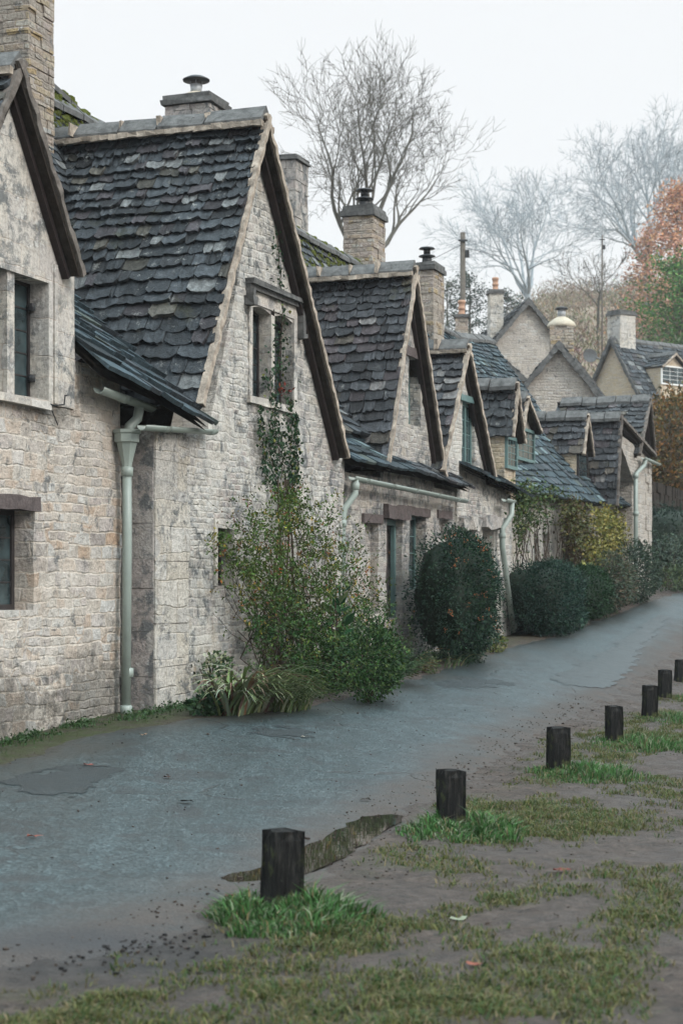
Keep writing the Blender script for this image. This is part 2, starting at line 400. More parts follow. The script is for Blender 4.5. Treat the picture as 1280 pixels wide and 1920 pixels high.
# ground: mud, thin turf, moss along the houses
m = NT('muddy_verge'); v = m.coords(); a = m.attr()
sep = m.n('ShaderNodeSeparateColor'); m.l(a, sep.inputs[0])
n1 = m.noise(v, 1.1, 6, .65); n2 = m.noise(v, 6, 7, .72); n3 = m.noise(v, 34, 5, .7); n4 = m.noise(v, 2.4, 5, .6, .5)
c = m.ramp(n2, [(.28, (.034, .024, .019)), (.5, (.085, .061, .049)), (.72, (.165, .125, .102))])
c = m.mix(.6, c, m.ramp(n3, [(.3, .45), (.55, 1.0), (.75, 1.5)]), 'MULTIPLY')
c = m.mix(m.math('MULTIPLY', m.ramp(n1, [(.42, 0.0), (.62, 1.0)]), .6), c, (.055, .042, .036))
n7 = m.noise(v, 10, 7, .8, .5); c = m.mix(m.math('MULTIPLY', m.ramp(n7, [(.53, 0.0), (.6, 1.0)]), .75), c, (.022, .018, .015))
n8 = m.noise(v, 16, 5, .75); c = m.mix(m.math('MULTIPLY', m.ramp(n8, [(.6, 0.0), (.68, 1.0)]), .5), c, (.24, .20, .165))
gr = m.math('MULTIPLY', sep.outputs[1], m.ramp(n4, [(.40, 0.0), (.56, 1.0)]))
c = m.mix(m.math('MULTIPLY', gr, m.ramp(n3, [(.38, .15), (.6, .9)])), c, (.075, .085, .03))
ms = m.math('MULTIPLY', sep.outputs[0], m.ramp(n2, [(.38, .1), (.55, 1.0)]))
c = m.mix(ms, c, m.ramp(n3, [(.3, (.018, .025, .006)), (.7, (.06, .085, .014))]))
c = m.mix(sep.outputs[2], c, m.mix(m.ramp(n2, [(.35, 0.0), (.6, 1.0)]), (.022, .02, .02), (.055, .048, .045)))
rg = m.ramp(n1, [(.40, .8), (.64, .42)])
M['ground'] = m.done(c, rg, m.math('ADD', m.math('MULTIPLY', n2, 1.0), m.math('MULTIPLY', n3, .6)), .08, 1.0, .35)

# road
m = NT('wet_asphalt'); v = m.coords(); a = m.attr(); sep = m.n('ShaderNodeSeparateColor'); m.l(a, sep.inputs[0])
n1 = m.noise(v, .55, 5, .6); n2 = m.noise(v, 5, 6, .7); n3 = m.noise(v, 75, 3, .7); n5 = m.noise(v, 1.8, 6, .7, .6)
vs = m.n('ShaderNodeTexVoronoi'); vs.inputs['Scale'].default_value = 62; m.l(v, vs.inputs['Vector'])
sp = m.n('ShaderNodeSeparateColor'); m.l(vs.outputs['Color'], sp.inputs[0])
c = m.ramp(sp.outputs[0], [(0, (.012, .021, .023)), (.6, (.026, .041, .045)), (1, (.075, .098, .103))])
mp = m.n('ShaderNodeMapping'); m.l(v, mp.inputs['Vector']); mp.inputs['Rotation'].default_value = (0, 0, R(20)); mp.inputs['Scale'].default_value = (2.2, .34, 1)
n6 = m.noise(mp.outputs[0], 1.0, 6, .7, .3)
c = m.mix(.8, c, m.ramp(n6, [(.32, .74), (.5, .98), (.66, 1.28)]), 'MULTIPLY')
c = m.mix(.6, c, m.ramp(n2, [(.3, .6), (.7, 1.4)]), 'MULTIPLY')
c = m.mix(m.math('MULTIPLY', m.ramp(n5, [(.54, 0.0), (.60, 1.0)]), .7), c, (.022, .026, .028))
crv = m.n('ShaderNodeTexVoronoi', feature='DISTANCE_TO_EDGE'); crv.inputs['Scale'].default_value = .55
m.l(m.coords((1, 1, 1), .5, 1.5), crv.inputs['Vector'])
crk = m.math('MULTIPLY', m.ramp(crv.outputs['Distance'], [(.004, 1.0), (.012, 0.0)]), m.ramp(n1, [(.5, 0.0), (.6, .8)]))
c = m.mix(crk, c, (.02, .022, .022))
mud = m.math('MULTIPLY', sep.outputs[0], m.ramp(n2, [(.3, .55), (.55, 1.0)]))
c = m.mix(mud, c, m.ramp(n3, [(.3, (.024, .019, .016)), (.7, (.085, .066, .056))]))
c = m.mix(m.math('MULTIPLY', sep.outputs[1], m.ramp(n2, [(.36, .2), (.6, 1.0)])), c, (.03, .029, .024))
c = m.mix(m.math('MULTIPLY', sep.outputs[2], .85), c, (.026, .026, .028))
rg = m.math('ADD', m.ramp(n6, [(.3, .36), (.7, .50)]), m.math('MULTIPLY', sep.outputs[0], .35))
hb = m.math('ADD', m.math('MULTIPLY', vs.outputs['Distance'], .5), m.math('ADD', m.math('MULTIPLY', n2, 1.6), m.math('MULTIPLY', crk, -1.5)))
M['road'] = m.done(c, rg, hb, .009, 1.0, .36)
m = NT('patched_asphalt'); v = m.coords(); n2 = m.noise(v, 4, 6, .7); n3 = m.noise(v, 80, 3, .7)
c = m.mix(.6, m.ramp(n3, [(.3, (.012, .018, .02)), (.7, (.04, .054, .058))]), m.ramp(n2, [(.3, .7), (.7, 1.2)]), 'MULTIPLY')
M['patch'] = m.done(c, m.ramp(n2, [(.3, .28), (.7, .45)]), n3, .012, .8, .5)
m = NT('worn_dark_tarmac'); v = m.coords(); n2 = m.noise(v, 7, 6, .75); n3 = m.noise(v, 60, 4, .75)
c = m.mix(.8, m.ramp(n3, [(.3, (.010, .015, .017)), (.7, (.034, .048, .052))]), m.ramp(n2, [(.3, .6), (.7, 1.3)]), 'MULTIPLY')
M['pothole'] = m.done(c, m.ramp(n2, [(.3, .4), (.7, .55)]), m.math('ADD', n3, n2), .02, 1.0, .4)
m = NT('puddle_water'); v = m.coords(); f = m.noise(v, 9, 3, .5)
M['water'] = m.done((.022, .017, .013), .02, f, .002, .12, .5)
M['hill'] = simple('winter_hillside', (.22, .17, .125), .95, .7, .25, .1, .05)

# ------------------------------------------------------------------ roof tiles, walls, openings
def tcol(r=None):
    g = U(.030, .078); k = rnd.random()
    if k < .13: return (g * 1.12, g * .98, g * 1.02)
    if k < .185: return (.17, .168, .16)
    if k < .27: return (g * .6, g * .62, g * .65)
    if k < .33: return (g * 1.5, g * 1.35, g * 1.1)
    return (g * .92, g * 1.0, g * 1.07)
def tiles(mb, O, Ud, Vd, N, W, Ln, keep=None, e0=.23, e1=.12, w0=.32, w1=.17, th=.03, sag=.03):
    O, Ud, Vd, N = Vector(O), Vector(Ud).normalized(), Vector(Vd).normalized(), Vector(N).normalized()
    sx, sy = U(0, 99), U(0, 99)
    def pt(u, v, h):
        b_ = sag * nz(u * .7 + sx, v * .7 + sy) * 2.2
        return O + Ud * u + Vd * v + N * (h + b_)
    v = -.04
    while v < Ln:
        f = max(0, v / Ln); e = lerp(e0, e1, f) * U(.9, 1.1); u = -U(0, .15)
        while u < W:
            w = lerp(w0, w1, f) * U(.55, 1.5)
            uc, vc = u + w / 2, v + e / 2
            if keep is None or keep(uc, vc):
                wob = .035 * nz(uc * .8 + sy, v * 3 + sx)
                u0, u1 = max(u + .004, .01 + U(0, .015)), min(u + w - .004, W + .03)
                if u1 - u0 > .03:
                    t_ = th * U(.7, 1.35); lift = t_ * .95 + U(0, .018); rot = U(-.03, .03)
                    n_ = 5; vs = []; q = U(.0, .05)
                    for i in range(n_ + 1):
                        g_ = i / n_; uu = lerp(u0, u1, g_)
                        ch = (q if i in (0, n_) else 0) + U(-.016, .018)
                        vb = v + wob + ch + (g_ - .5) * rot
                        vt = min(v + e * 1.75, Ln)
                        vs += [pt(uu + U(-.007, .007), vb, lift + t_ + U(-.008, .008)), pt(uu, vb + U(-.004, .006), lift - .012), pt(uu, vt, .012 + U(0, .004))]
                    fs = []
                    for i in range(n_):
                        a, b2 = i * 3, i * 3 + 3
                        fs += [(a, b2, b2 + 2, a + 2), (a + 1, b2 + 1, b2, a)]
                    fs += [(0, 2, 1), (n_ * 3, n_ * 3 + 1, n_ * 3 + 2)]
                    mb.add(vs, fs, tcol())
            u += w
        v += e
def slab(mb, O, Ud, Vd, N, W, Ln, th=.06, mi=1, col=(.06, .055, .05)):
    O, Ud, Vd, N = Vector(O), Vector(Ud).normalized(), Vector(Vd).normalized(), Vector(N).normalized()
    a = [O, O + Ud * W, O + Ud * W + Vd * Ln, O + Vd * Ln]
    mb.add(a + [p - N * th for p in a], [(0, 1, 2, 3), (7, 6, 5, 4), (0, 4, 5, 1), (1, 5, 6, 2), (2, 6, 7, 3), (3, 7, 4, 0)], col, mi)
def verge_strip(mb, A, B, N, bdir, thick=.075, wid=.05, step=.08, rough=.018, taper=1.0):
    """ragged fillet of mortar along a roof edge from A to B"""
    A, B, N, bd = Vector(A), Vector(B), Vector(N), Vector(bdir)
    n_ = max(3, int((B - A).length / step)); o = len(mb.v)
    for i in range(n_ + 1):
        p = A.lerp(B, i / n_); tk = thick * (1 + U(-.25, .3))
        q = p + N * (.04 + U(-rough, rough))
        lo = p - N * tk
        ext = -bd * (U(0, rough) + .02)
        for x in (q + ext, lo + ext, lo + bd * wid, q + bd * wid): mb.v.append(tuple(x)); mb.c.append((1, 1, 1))
    for i in range(n_):
        for j in range(4):
            mb.f.append((o + i * 4 + j, o + i * 4 + (j + 1) % 4, o + i * 4 + 4 + (j + 1) % 4, o + i * 4 + 4 + j)); mb.m.append(0)
    mb.f.append((o, o + 1, o + 2, o + 3)); mb.m.append(0); e = o + n_ * 4
    mb.f.append((e + 3, e + 2, e + 1, e)); mb.m.append(0)
def ridge_run(mb, mm, A, B, half=.16, drop=.13, seg=.45, th=.05):
    A, B = Vector(A), Vector(B); d = (B - A); Ln = d.length; d.normalize(); s = Vector((0, 0, 1)).cross(d).normalized()
    x = 0.0
    while x < Ln:
        w = min(seg * U(.75, 1.25), Ln - x)
        if w < .08: break
        z0 = U(-.012, .018); z1 = U(-.012, .018); vs = []
        for xx, dz in ((x + .012, z0), (x + w - .012, z1)):
            p = A + d * xx + Vector((0, 0, dz))
            for oo, hh in ((-half, -drop), (-half * .45, -drop * .28), (0, .035), (half * .45, -drop * .28), (half, -drop)):
                vs.append(p + s * oo + Vector((0, 0, hh + th)))
            for oo, hh in ((half, -drop - .02), (0, -.03), (-half, -drop - .02)):
                vs.append(p + s * oo + Vector((0, 0, hh)))
        fs = [(i, (i + 1) % 8, 8 + (i + 1) % 8, 8 + i) for i in range(8)] + [tuple(reversed(range(8))), tuple(range(8, 16))]
        mb.add(vs, fs, (1, 1, 1))
        if mm is not None:
            p = A + d * (x + w)
            mm.box(p + Vector((U(-.1, .1), 0, -.01)), (U(.012, .035), half * U(.7, .95), U(.07, .085)), Matrix((d, s, Vector((0, 0, 1)))).transposed(), jit=.012)
        x += w
    if mm is not None:
        for sg in (-1, 1):
            n_ = int(Ln / .12); prev = None
            for i in range(n_):
                p = A + d * (i + .5) * Ln / n_ + s * sg * (half + .01) + Vector((0, 0, -drop - .01))
                mm.box(p, (Ln / n_ * .55, .035, .03), Matrix((d, s, Vector((0, 0, 1)))).transposed(), jit=.01)
def wall_mesh(mb, outline, holes, b, th, res=.12, amp=.018, seed=0.0, mi=0, reveal=None):
    """upright wall in the t-z plane with real holes; front face at b, thickness th"""
    pts = []; edges = []
    def loop(ps):
        q = []
        for i in range(len(ps)):
            a, c = ps[i], ps[(i + 1) % len(ps)]
            k = max(1, int(math.hypot(c[0] - a[0], c[1] - a[1]) / res))
            for j in range(k): q.append((lerp(a[0], c[0], j / k), lerp(a[1], c[1], j / k)))
        st = len(pts); pts.extend(q)
        for i in range(len(q)): edges.append((st + i, st + (i + 1) % len(q)))
        return q
    lo = [loop(outline)]; hp = [[(h[0], h[2]), (h[1], h[2]), (h[1], h[3]), (h[0], h[3])] for h in holes]
    for h in hp: lo.append(loop(h))
    x0, x1 = min(p[0] for p in outline), max(p[0] for p in outline); z0, z1 = min(p[1] for p in outline), max(p[1] for p in outline)
    nx, nzz = int((x1 - x0) / res), int((z1 - z0) / res)
    for i in range(1, nx):
        for j in range(1, nzz):
            x, z = x0 + (x1 - x0) * i / nx + U(-.02, .02), z0 + (z1 - z0) * j / nzz + U(-.02, .02)
            if inside(outline, x, z) and not any(h[0] - .02 < x < h[1] + .02 and h[2] - .02 < z < h[3] + .02 for h in holes): pts.append((x, z))
    V_, E_, F_, *_r = delaunay_2d_cdt([Vector(p) for p in pts], edges, [], 0, 1e-5)
    fs = []
    for f in F_:
        cx = sum(V_[i].x for i in f) / len(f); cz = sum(V_[i].y for i in f) / len(f)
        if inside(outline, cx, cz) and not any(inside(h, cx, cz) for h in hp): fs.append(tuple(f))
    def bo(x, z): return b + amp * (fr(x * 1.3 + seed, z * 1.3) * .9 + fr(x * 5 + seed, z * 7, 5, 3) * .55)
    mb.add([(p.x, bo(p.x, p.y), p.y) for p in V_], fs, (1, 1, 1), mi)
    for q in lo:
        n_ = len(q); vs = [(x, bo(x, z), z) for x, z in q] + [(x, b + th, z) for x, z in q]
        mb.add(vs, [(i, (i + 1) % n_, n_ + (i + 1) % n_, n_ + i) for i in range(n_)], (1, 1, 1), mi)
def plain_wall(mb, t0, t1, b0, b1, z0, z1): mb.bx(t0, t1, b0, b1, z0, z1)
def opening(xl, xr, yt, yb, b=0.0):
    t0, z1 = P(xl, yt, b); _, z0 = P(xl, yb, b); t1, _ = P(xr, yt, b)
    return (t0, t1, z0, z1)
def window(H, h, b, inset=.16, frame='frame_dark', fw=.045, mull=1, rows=5, cols=2, lead=True, name='window', mullmat=None, label=None):
    t0, t1, z0, z1 = h; y = b + inset; mb = MB(); fd = .05
    mb.bx(t0 - .01, t0 + fw, y, y + fd, z0 - .01, z1 + .01); mb.bx(t1 - fw, t1 + .01, y, y + fd, z0 - .01, z1 + .01)
    mb.bx(t0 + fw, t1 - fw, y, y + fd, z0 - .01, z0 + fw); mb.bx(t0 + fw, t1 - fw, y, y + fd, z1 - fw, z1 + .01)
    n_ = mull; wl = (t1 - t0 - 2 * fw) / n_
    for i in range(1, n_): mb.bx(t0 + fw + wl * i - fw / 2, t0 + fw + wl * i + fw / 2, y + .002, y + fd - .002, z0 + fw, z1 - fw)
    if lead:
        for i in range(n_):
            a, c = t0 + fw + wl * i, t0 + fw + wl * (i + 1)
            for k in range(1, cols): x = lerp(a, c, k / cols); mb.bx(x - .006, x + .006, y + .017, y + .033, z0 + fw, z1 - fw)
        for k in range(1, rows): z = lerp(z0 + fw, z1 - fw, k / rows); mb.bx(t0 + fw, t1 - fw, y + .016, y + .034, z - .006, z + .006)
    w = H.put(name, mb, M[frame], label=label)
    pb = MB(); pb.bx(t0 + fw * .5, t1 - fw * .5, y + .022, y + .028, z0 + fw * .5, z1 - fw * .5)
    pane = H.put('pane', pb, M['glass'], w)
    bk = MB(); bk.bx(t0 - .2, t1 + .2, y + .6, y + .62, z0 - .2, z1 + .2); 
    return w
def slab_stone(H, name, t0, t1, b0, b1, z0, z1, mat, parent=None, jit=.008, n_=6, label=None):
    mb = MB(); vs = []; fs = []
    for i in range(n_ + 1):
        x = lerp(t0, t1, i / n_)
        for (bb, zz) in ((b0, z0), (b1, z0), (b1, z1), (b0, z1)): vs.append((x + U(-jit, jit), bb + U(-jit, jit), zz + U(-jit, jit)))
    for i in range(n_):
        for j in range(4): fs.append((i * 4 + j, i * 4 + (j + 1) % 4, i * 4 + 4 + (j + 1) % 4, i * 4 + 4 + j))
    fs += [(3, 2, 1, 0), (n_ * 4, n_ * 4 + 1, n_ * 4 + 2, n_ * 4 + 3)]
    mb.add(vs, fs); return H.put(name, mb, mat, parent, label=label)
def gable_roof(H, A, Lf, Rf, bf, depth, mat='slate', ridge_z_back=None, e0=.23, e1=.13, w0=.32, w1=.18, th=.03, right_tiles=True, board=True, name='roof', seg=.45, joints=True, bell=0.0, vmat='mortar'):
    """roof of a street-facing gable: A apex, Lf/Rf feet as (t,z); front edge at bf"""
    mb = MB(); vm = MB(); bm = MB()
    for side, Ft in ((-1, Lf), (1, Rf)):
        V_ = Vector((A[0] - Ft[0], 0, A[1] - Ft[1])); Ln = V_.length; V_.normalize()
        N = Vector((side * V_.z, 0, -side * V_.x)) 
        O = Vector((Ft[0], bf, Ft[1])) - N * .055
        slab(mb, O, (0, 1, 0), V_, N, depth, Ln, .06)
        if side < 0 or right_tiles: tiles(mb, O, (0, 1, 0), V_, N, depth, Ln, None, e0, e1, w0, w1, th)
        verge_strip(vm, O - V_ * .03, O + V_ * (Ln + .02), N, (0, 1, 0), .024, .05)
        if board:
            bo = O - N * .06 + Vector((0, .09, 0)); slab(bm, bo, (0, 1, 0), V_, N, .08, Ln - .03, .05)
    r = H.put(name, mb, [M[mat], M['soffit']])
    H.put('verge', vm, M[vmat], r)
    if board: H.put('bargeboard', bm, [M['timber'], M['timber']], r)
    rb, mm = MB(), MB()
    ridge_run(rb, mm if joints else None, (A[0], bf + .0, A[1] + .0), (A[0], bf + depth, A[1] if ridge_z_back is None else ridge_z_back), seg=seg)
    H.put('ridge', rb, M['ridge'], r)
    if joints: H.put('ridge_mortar', mm, M['mortar'], r)
    return r
def range_roof(H, t0, t1, prof, mat='slate', e=(.22, .12), w=(.3, .18), ridge=True, back=True, zslope=0.0, name='roof', keep=None, moss=False, th=.03, endverge=0):
    """roof of a range along the street; prof is the front slope as (b,z) from eave to ridge; zslope lifts along t"""
    mb = MB(); Ud = Vector((1, 0, zslope)).normalized(); W = (t1 - t0) / Ud.x
    for (b0, z0), (b1, z1) in zip(prof, prof[1:]):
        V_ = Vector((0, b1 - b0, z1 - z0)); Ln = V_.length; V_.normalize(); N = Ud.cross(V_)
        O = Vector((t0, b0, z0)); slab(mb, O, Ud, V_, N, W, Ln, .06); tiles(mb, O, Ud, V_, N, W, Ln, keep, e[0], e[1], w[0], w[1], th)
    (b1, z1) = prof[-1]; z_e = prof[0][1]; b_e = b1 + (b1 - prof[0][0])
    if back:
        V_ = Vector((0, b1 - b_e, z1 - z_e)); Ln = V_.length; V_.normalize()
        slab(mb, Vector((t0, b_e, z_e)), Ud, V_, Vector((0, V_.z, -V_.y)), W, Ln, .06, 0)
    r = H.put(name, mb, [M[mat], M['ridge']])
    if ridge:
        rb = MB(); ridge_run(rb, None, (t0, b1, z1 + .02), Vector((t0, b1, z1 + .02)) + Ud * W, .15, .1); rr = H.put('ridge', rb, M['ridge'], r)
        if moss:
            ms = MB()
            for i in range(int(W * 60)):
                p = Vector((t0, b1, z1)) + Ud * U(0, W) + Vector((0, U(-.34, .1), 0)); p.z = z1 + zslope * (p.x - t0) + .05 - abs(p.y - b1) * 1.15 + .03
                s_ = U(.02, .07); ms.lathe(p, [(s_, -.03), (s_ * .9, s_ * .3), (s_ * .4, s_ * .6)], 6)
            tag(H.put('moss', ms, M['moss'], r, True), kind='stuff')
    if endverge:
        vm = MB()
        for (b0, z0), (b2, z2) in zip(prof, prof[1:]):
            V_ = Vector((0, b2 - b0, z2 - z0)).normalized(); N = Ud.cross(V_); x = t1 if endverge > 0 else t0
            verge_strip(vm, (x, b0, z0 + (zslope * W if endverge > 0 else 0)), (x, b2, z2 + (zslope * W if endverge > 0 else 0)), N, (-endverge, 0, 0))
        H.put('verge', vm, M['mortar'], r)
    return r
def chimney(H, t, b, z0, z1, wt, wb, mat='chimney', cap=.11, cowl='hood', label=None, flare=0.0, pots=0):
    mb = MB(); z = z0; ht, hb = wt / 2, wb / 2
    # courses of separate stones make the uneven arris
    while z < z1 - .02:
        hh = min(U(.12, .2), z1 - z); 
        for side in range(4):
            L_ = wb if side % 2 == 0 else wt; x = -L_ / 2
            while x < L_ / 2 - .01:
                w = min(U(.16, .34), L_ / 2 - x)
                if L_ / 2 - x - w < .07: w = L_ / 2 - x
                c_ = x + w / 2; o = U(-.012, .012); d = .06
                cc = (1, 1, 1)
                if side == 0: mb.box((t - ht + d / 2 + o, b + c_, z + hh / 2), (d / 2, w / 2 - .003, hh / 2 - .004), None, cc, 0, .007)
                elif side == 2: mb.box((t + ht - d / 2 + o, b + c_, z + hh / 2), (d / 2, w / 2 - .003, hh / 2 - .004), None, cc, 0, .007)
                elif side == 1: mb.box((t + c_, b - hb + d / 2 + o, z + hh / 2), (w / 2 - .003, d / 2, hh / 2 - .004), None, cc, 0, .007)
                else: mb.box((t + c_, b + hb - d / 2 + o, z + hh / 2), (w / 2 - .003, d / 2, hh / 2 - .004), None, cc, 0, .007)
                x += w
        z += hh
    mb.bx(t - ht + .02, t + ht - .02, b - hb + .02, b + hb - .02, z0, z1 - .01)
    c = H.put('chimney', mb, M[mat], label=label)
    cb = MB()
    if cap:
        cb.bx(t - ht - .05, t + ht + .05, b - hb - .05, b + hb + .05, z1, z1 + cap * .5, jit=.012)
        cb.bx(t - ht - .02, t + ht + .02, b - hb - .02, b + hb + .02, z1 + cap * .5 + .002, z1 + cap, jit=.015)
        H.put('chimney_cap', cb, M['ridge'], c)
    zt = z1 + cap
    if cowl == 'hood':
        fb = MB(); fb.lathe((t, b, zt), [(ht * .8, 0), (ht * .55, .06), (.1, .1)], 12); H.put('flaunching', fb, M['flaunch'], c, True)
        k = MB(); k.lathe((t, b, zt + .08), [(.085, 0), (.085, .14)], 12)
        for i in range(4): an = i * math.pi / 2 + .4; k.tube([(t + .08 * math.cos(an), b + .08 * math.sin(an), zt + .16), (t + .09 * math.cos(an), b + .09 * math.sin(an), zt + .3)], .008, 5)
        H.put('flue', k, M['steel'], c, True)
        k = MB(); k.lathe((t, b, zt + .29), [(.2, -.02), (.205, 0), (.12, .045), (.02, .065)], 18); H.put('cowl', k, M['iron'], c, True)
    if cowl == 'double':
        k = MB(); k.lathe((t, b, zt), [(.12, 0), (.1, .1), (.1, .16)], 12); k.lathe((t, b, zt + .17), [(.17, 0), (.17, .02), (.08, .05)], 14); k.lathe((t, b, zt + .22), [(.07, 0), (.07, .12)], 10); k.lathe((t, b, zt + .33), [(.17, 0), (.14, .03), (.02, .05)], 14)
        H.put('cowl', k, M['iron'], c, True)
    if cowl == 'dome':
        fb = MB(); fb.lathe((t, b, z1), [(ht * 1.12, 0), (ht * 1.14, .07), (ht * .98, .16), (ht * .55, .27), (.1, .32)], 16); H.put('flaunching', fb, M['flaunch'], c, True)
        k = MB(); k.lathe((t, b, z1 + .3), [(.12, 0), (.11, .22)], 12); H.put('flue', k, M['steel'], c, True)
        k = MB(); k.lathe((t, b, z1 + .52), [(.19, 0), (.17, .05), (.05, .08)], 14); H.put('cowl', k, M['iron'], c, True)
    if cowl == 'pot':
        k = MB(); ps = .62; k.lathe((t, b, zt), [(r_ * ps, z_ * ps) for r_, z_ in [(.2, 0), (.2, .08), (.17, .1), (.165, .3), (.2, .32), (.2, .4), (.17, .42), (.17, .62), (.21, .65), (.21, .76), (.17, .8)]], 14)
        H.put('chimney_pot', k, M['terracotta'], c, True)
    return c
def gutter_run(H, A, B, r=.058, parent=None, joints=True):
    """half-round gutter from A to B with open ends"""
    A, B = Vector(A), Vector(B); d = (B - A).normalized(); s = d.cross(Vector((0, 0, 1))).normalized(); u = s.cross(d)
    mb = MB(); k = 9; vs = []
    for p in (A, B):
        for rr in (r, r * .86):
            for i in range(k + 1): an = math.pi * i / k; vs.append(p + s * math.cos(an) * rr - u * math.sin(an) * rr)
    n_ = k + 1; fs = []
    for i in range(k):
        fs += [(i, i + 1, 2 * n_ + i + 1, 2 * n_ + i), (n_ + i + 1, n_ + i, 3 * n_ + i, 3 * n_ + i + 1), (i + 1, i, n_ + i, n_ + i + 1), (2 * n_ + i, 2 * n_ + i + 1, 3 * n_ + i + 1, 3 * n_ + i)]
    fs += [(0, 2 * n_, 3 * n_, n_), (k, n_ + k, 3 * n_ + k, 2 * n_ + k)]
    mb.add(vs, fs)
    L_ = (B - A).length
    if joints:
        q = .5
        while q < L_:
            vs = []
            for x in (q - .05, q + .05):
                for rr in (r * 1.1, r * .99):
                    for i in range(k + 1): an = math.pi * i / k; vs.append(A + d * x + s * math.cos(an) * rr - u * math.sin(an) * rr)
            fs = []
            for i in range(k):
                fs += [(i, i + 1, 2 * n_ + i + 1, 2 * n_ + i), (i + 1, i, n_ + i, n_ + i + 1), (2 * n_ + i, 2 * n_ + i + 1, 3 * n_ + i + 1, 3 * n_ + i)]
            mb.add(vs, fs); q += 1.1
    return H.put('gutter', mb, M['pipe'], parent, True)
def pipe(H, pts, r=.042, collars=(), name='drainpipe', parent=None):
    mb = MB(); mb.tube(pts, r, 12)
    for (x, y, z) in collars: mb.lathe((x, y, z), [(r * 1.02, -.05), (r * 1.3, -.045), (r * 1.3, .04), (r * 1.02, .045)], 12)
    return H.put(name, mb, M['pipe'], parent, True)
def dormer(H, apex, foot_l_px, foot_r_px, sill, b, depth, cheek, mat='slate_lich', front='frame_green', ov=.12, cheekmat=None, hood=False):
    """small roof dormer; apex/feet are (t,z) on the front plane b"""
    A, Lf, Rf = apex, foot_l_px, foot_r_px
    gable_roof(H, A, Lf, Rf, b - ov, depth, mat, None, .2, .12, .26, .16, .03, True, False, 'dormer_roof', .4, False)
    mb = MB(); tl, tr = Lf[0] + .05, Rf[0] - .06; zt = min(Lf[1], Rf[1]) + .02
    mb.bx(tl, tl + .12, b + .05, b + depth - .1, sill - .8, zt); mb.bx(tr - .12, tr, b + .05, b + depth - .1, sill - .8, zt)
    mb.bx(tl, tr, b + .06, b + .16, sill - .8, sill)
    mb.add([(tl, b + .05, zt), (tr, b + .05, zt), (A[0], b + .05, A[1] - .12)], [(0, 1, 2)])
    H.put('dormer_wall', mb, M[cheekmat or 'wall_warm'])
    window(H, (tl + .02, tr - .02, sill, zt), b, .0, front, .05, 1, 4, 3)

# ------------------------------------------------------------------ COTTAGE 1 (nearest, front .25 m behind its neighbour)
B1 = .25
t_r, _ = P(226, 1300, B1); zg = interp(ZF, -4) - .4
C1 = House(P(60, 1380, B1)[0], 'nearest stone cottage with smooth ashlar gable, leaded window and tall chimney', b0=B1)
a1 = P(38, 112, B1 - .16); rf1 = P(156, 508, B1 - .16); lf1 = (2 * a1[0] - rf1[0], rf1[1])
w138, ze1 = P(138, 722, B1)
_, zash = P(0, 735, B1); aw = P(38, 150, B1); fw_ = P(139, 500, B1)
tl1 = lf1[0] - 1.5
h_low = opening(-40, 64, 948, 1146, B1); h_up0 = opening(-60, 12, 498, 728, B1); h_up1 = opening(24, 84, 512, 742, B1)
zs = h_up1[2]
mb = MB()
wall_mesh(mb, [(tl1, zg), (t_r, zg), (t_r, ze1 + .2), (w138, ze1 + .24), (w138, zs - .02), (tl1, zs - .02)], [h_low], B1, .5, .07, .022, 2.0)
mb.bx(tl1, tl1 + .4, B1 + .5, B1 + 5.2, zg, ze1); mb.bx(tl1, t_r, B1 + 5.1, B1 + 5.5, zg, ze1)
C1.put('wall', mb, M['wall_near'])
mb = MB()
hu = (h_up1[0] - 2 * (h_up1[1] - h_up1[0]) - .25, h_up1[1], h_up1[2], h_up1[3])
lo_ = (2 * aw[0] - w138, fw_[1])
wall_mesh(mb, [(lo_[0], zs - .015), (w138, zs - .015), (w138, fw_[1]), (aw[0], aw[1]), (lo_[0], lo_[1])], [hu], B1 - .012, .42, .12, .004, 5.0)
C1.put('gable_wall', mb, M['ashlar'])
# moulded stone window surround with mullions
mb = MB(); tw = h_up1[1] - h_up1[0]
for k in range(1, 3):
    x = h_up1[1] - k * (tw + .0) - (k - 1) * .125
    mb.bx(x - .125, x, B1 - .02, B1 + .16, hu[2], hu[3])
mb.bx(hu[1] - .0, hu[1] + .075, B1 - .045, B1 - .014, hu[2], hu[3] + .09); mb.bx(hu[0] - .075, hu[0], B1 - .045, B1 - .014, hu[2], hu[3] + .09)
mb.bx(hu[0], hu[1], B1 - .045, B1 - .014, hu[3], hu[3] + .09)
mb.bx(hu[1] + .14, hu[1] + .2, B1 - .03, B1 - .013, hu[2], hu[3] + .2)
C1.put('window_surround', mb, M['ashlar'])
for k in range(3):
    x1 = h_up1[1] - k * (tw + .125); w = window(C1, (x1 - tw, x1 - .0, hu[2], hu[3]), B1, .15, 'frame_green' if k else 'frame_dark', .03, 1, 5, 2)
    if k == 0:
        for fz in (.2, .8):
            ib = MB(); ib.lathe((x1 - .03, B1 + .12, lerp(hu[2], hu[3], fz)), [(.035, -.03), (.04, 0), (.03, .035)], 8); ib.bx(x1 - .04, x1 + .03, B1 + .1, B1 + .14, lerp(hu[2], hu[3], fz) - .015, lerp(hu[2], hu[3], fz) + .015); C1.put('hinge', ib, M['iron'], w)
        ib = MB(); ib.tube([(x1 - .12, B1 - .03, hu[2] + .0), (x1 + .05, B1 - .07, hu[2] - .03), (x1 + .26, B1 - .06, hu[2] - .0), (x1 + .28, B1 - .06, hu[2] + .09), (x1 + .31, B1 - .06, hu[2] + .09)], .008, 6)
        C1.put('window_stay', ib, M['iron'], w); ib = MB(); ib.tube([(x1 - .02, B1 - .05, hu[2] - .0), (x1 + .16, B1 - .05, hu[2] - .2)], .006, 6); C1.put('window_stay', ib, M['iron'], w)
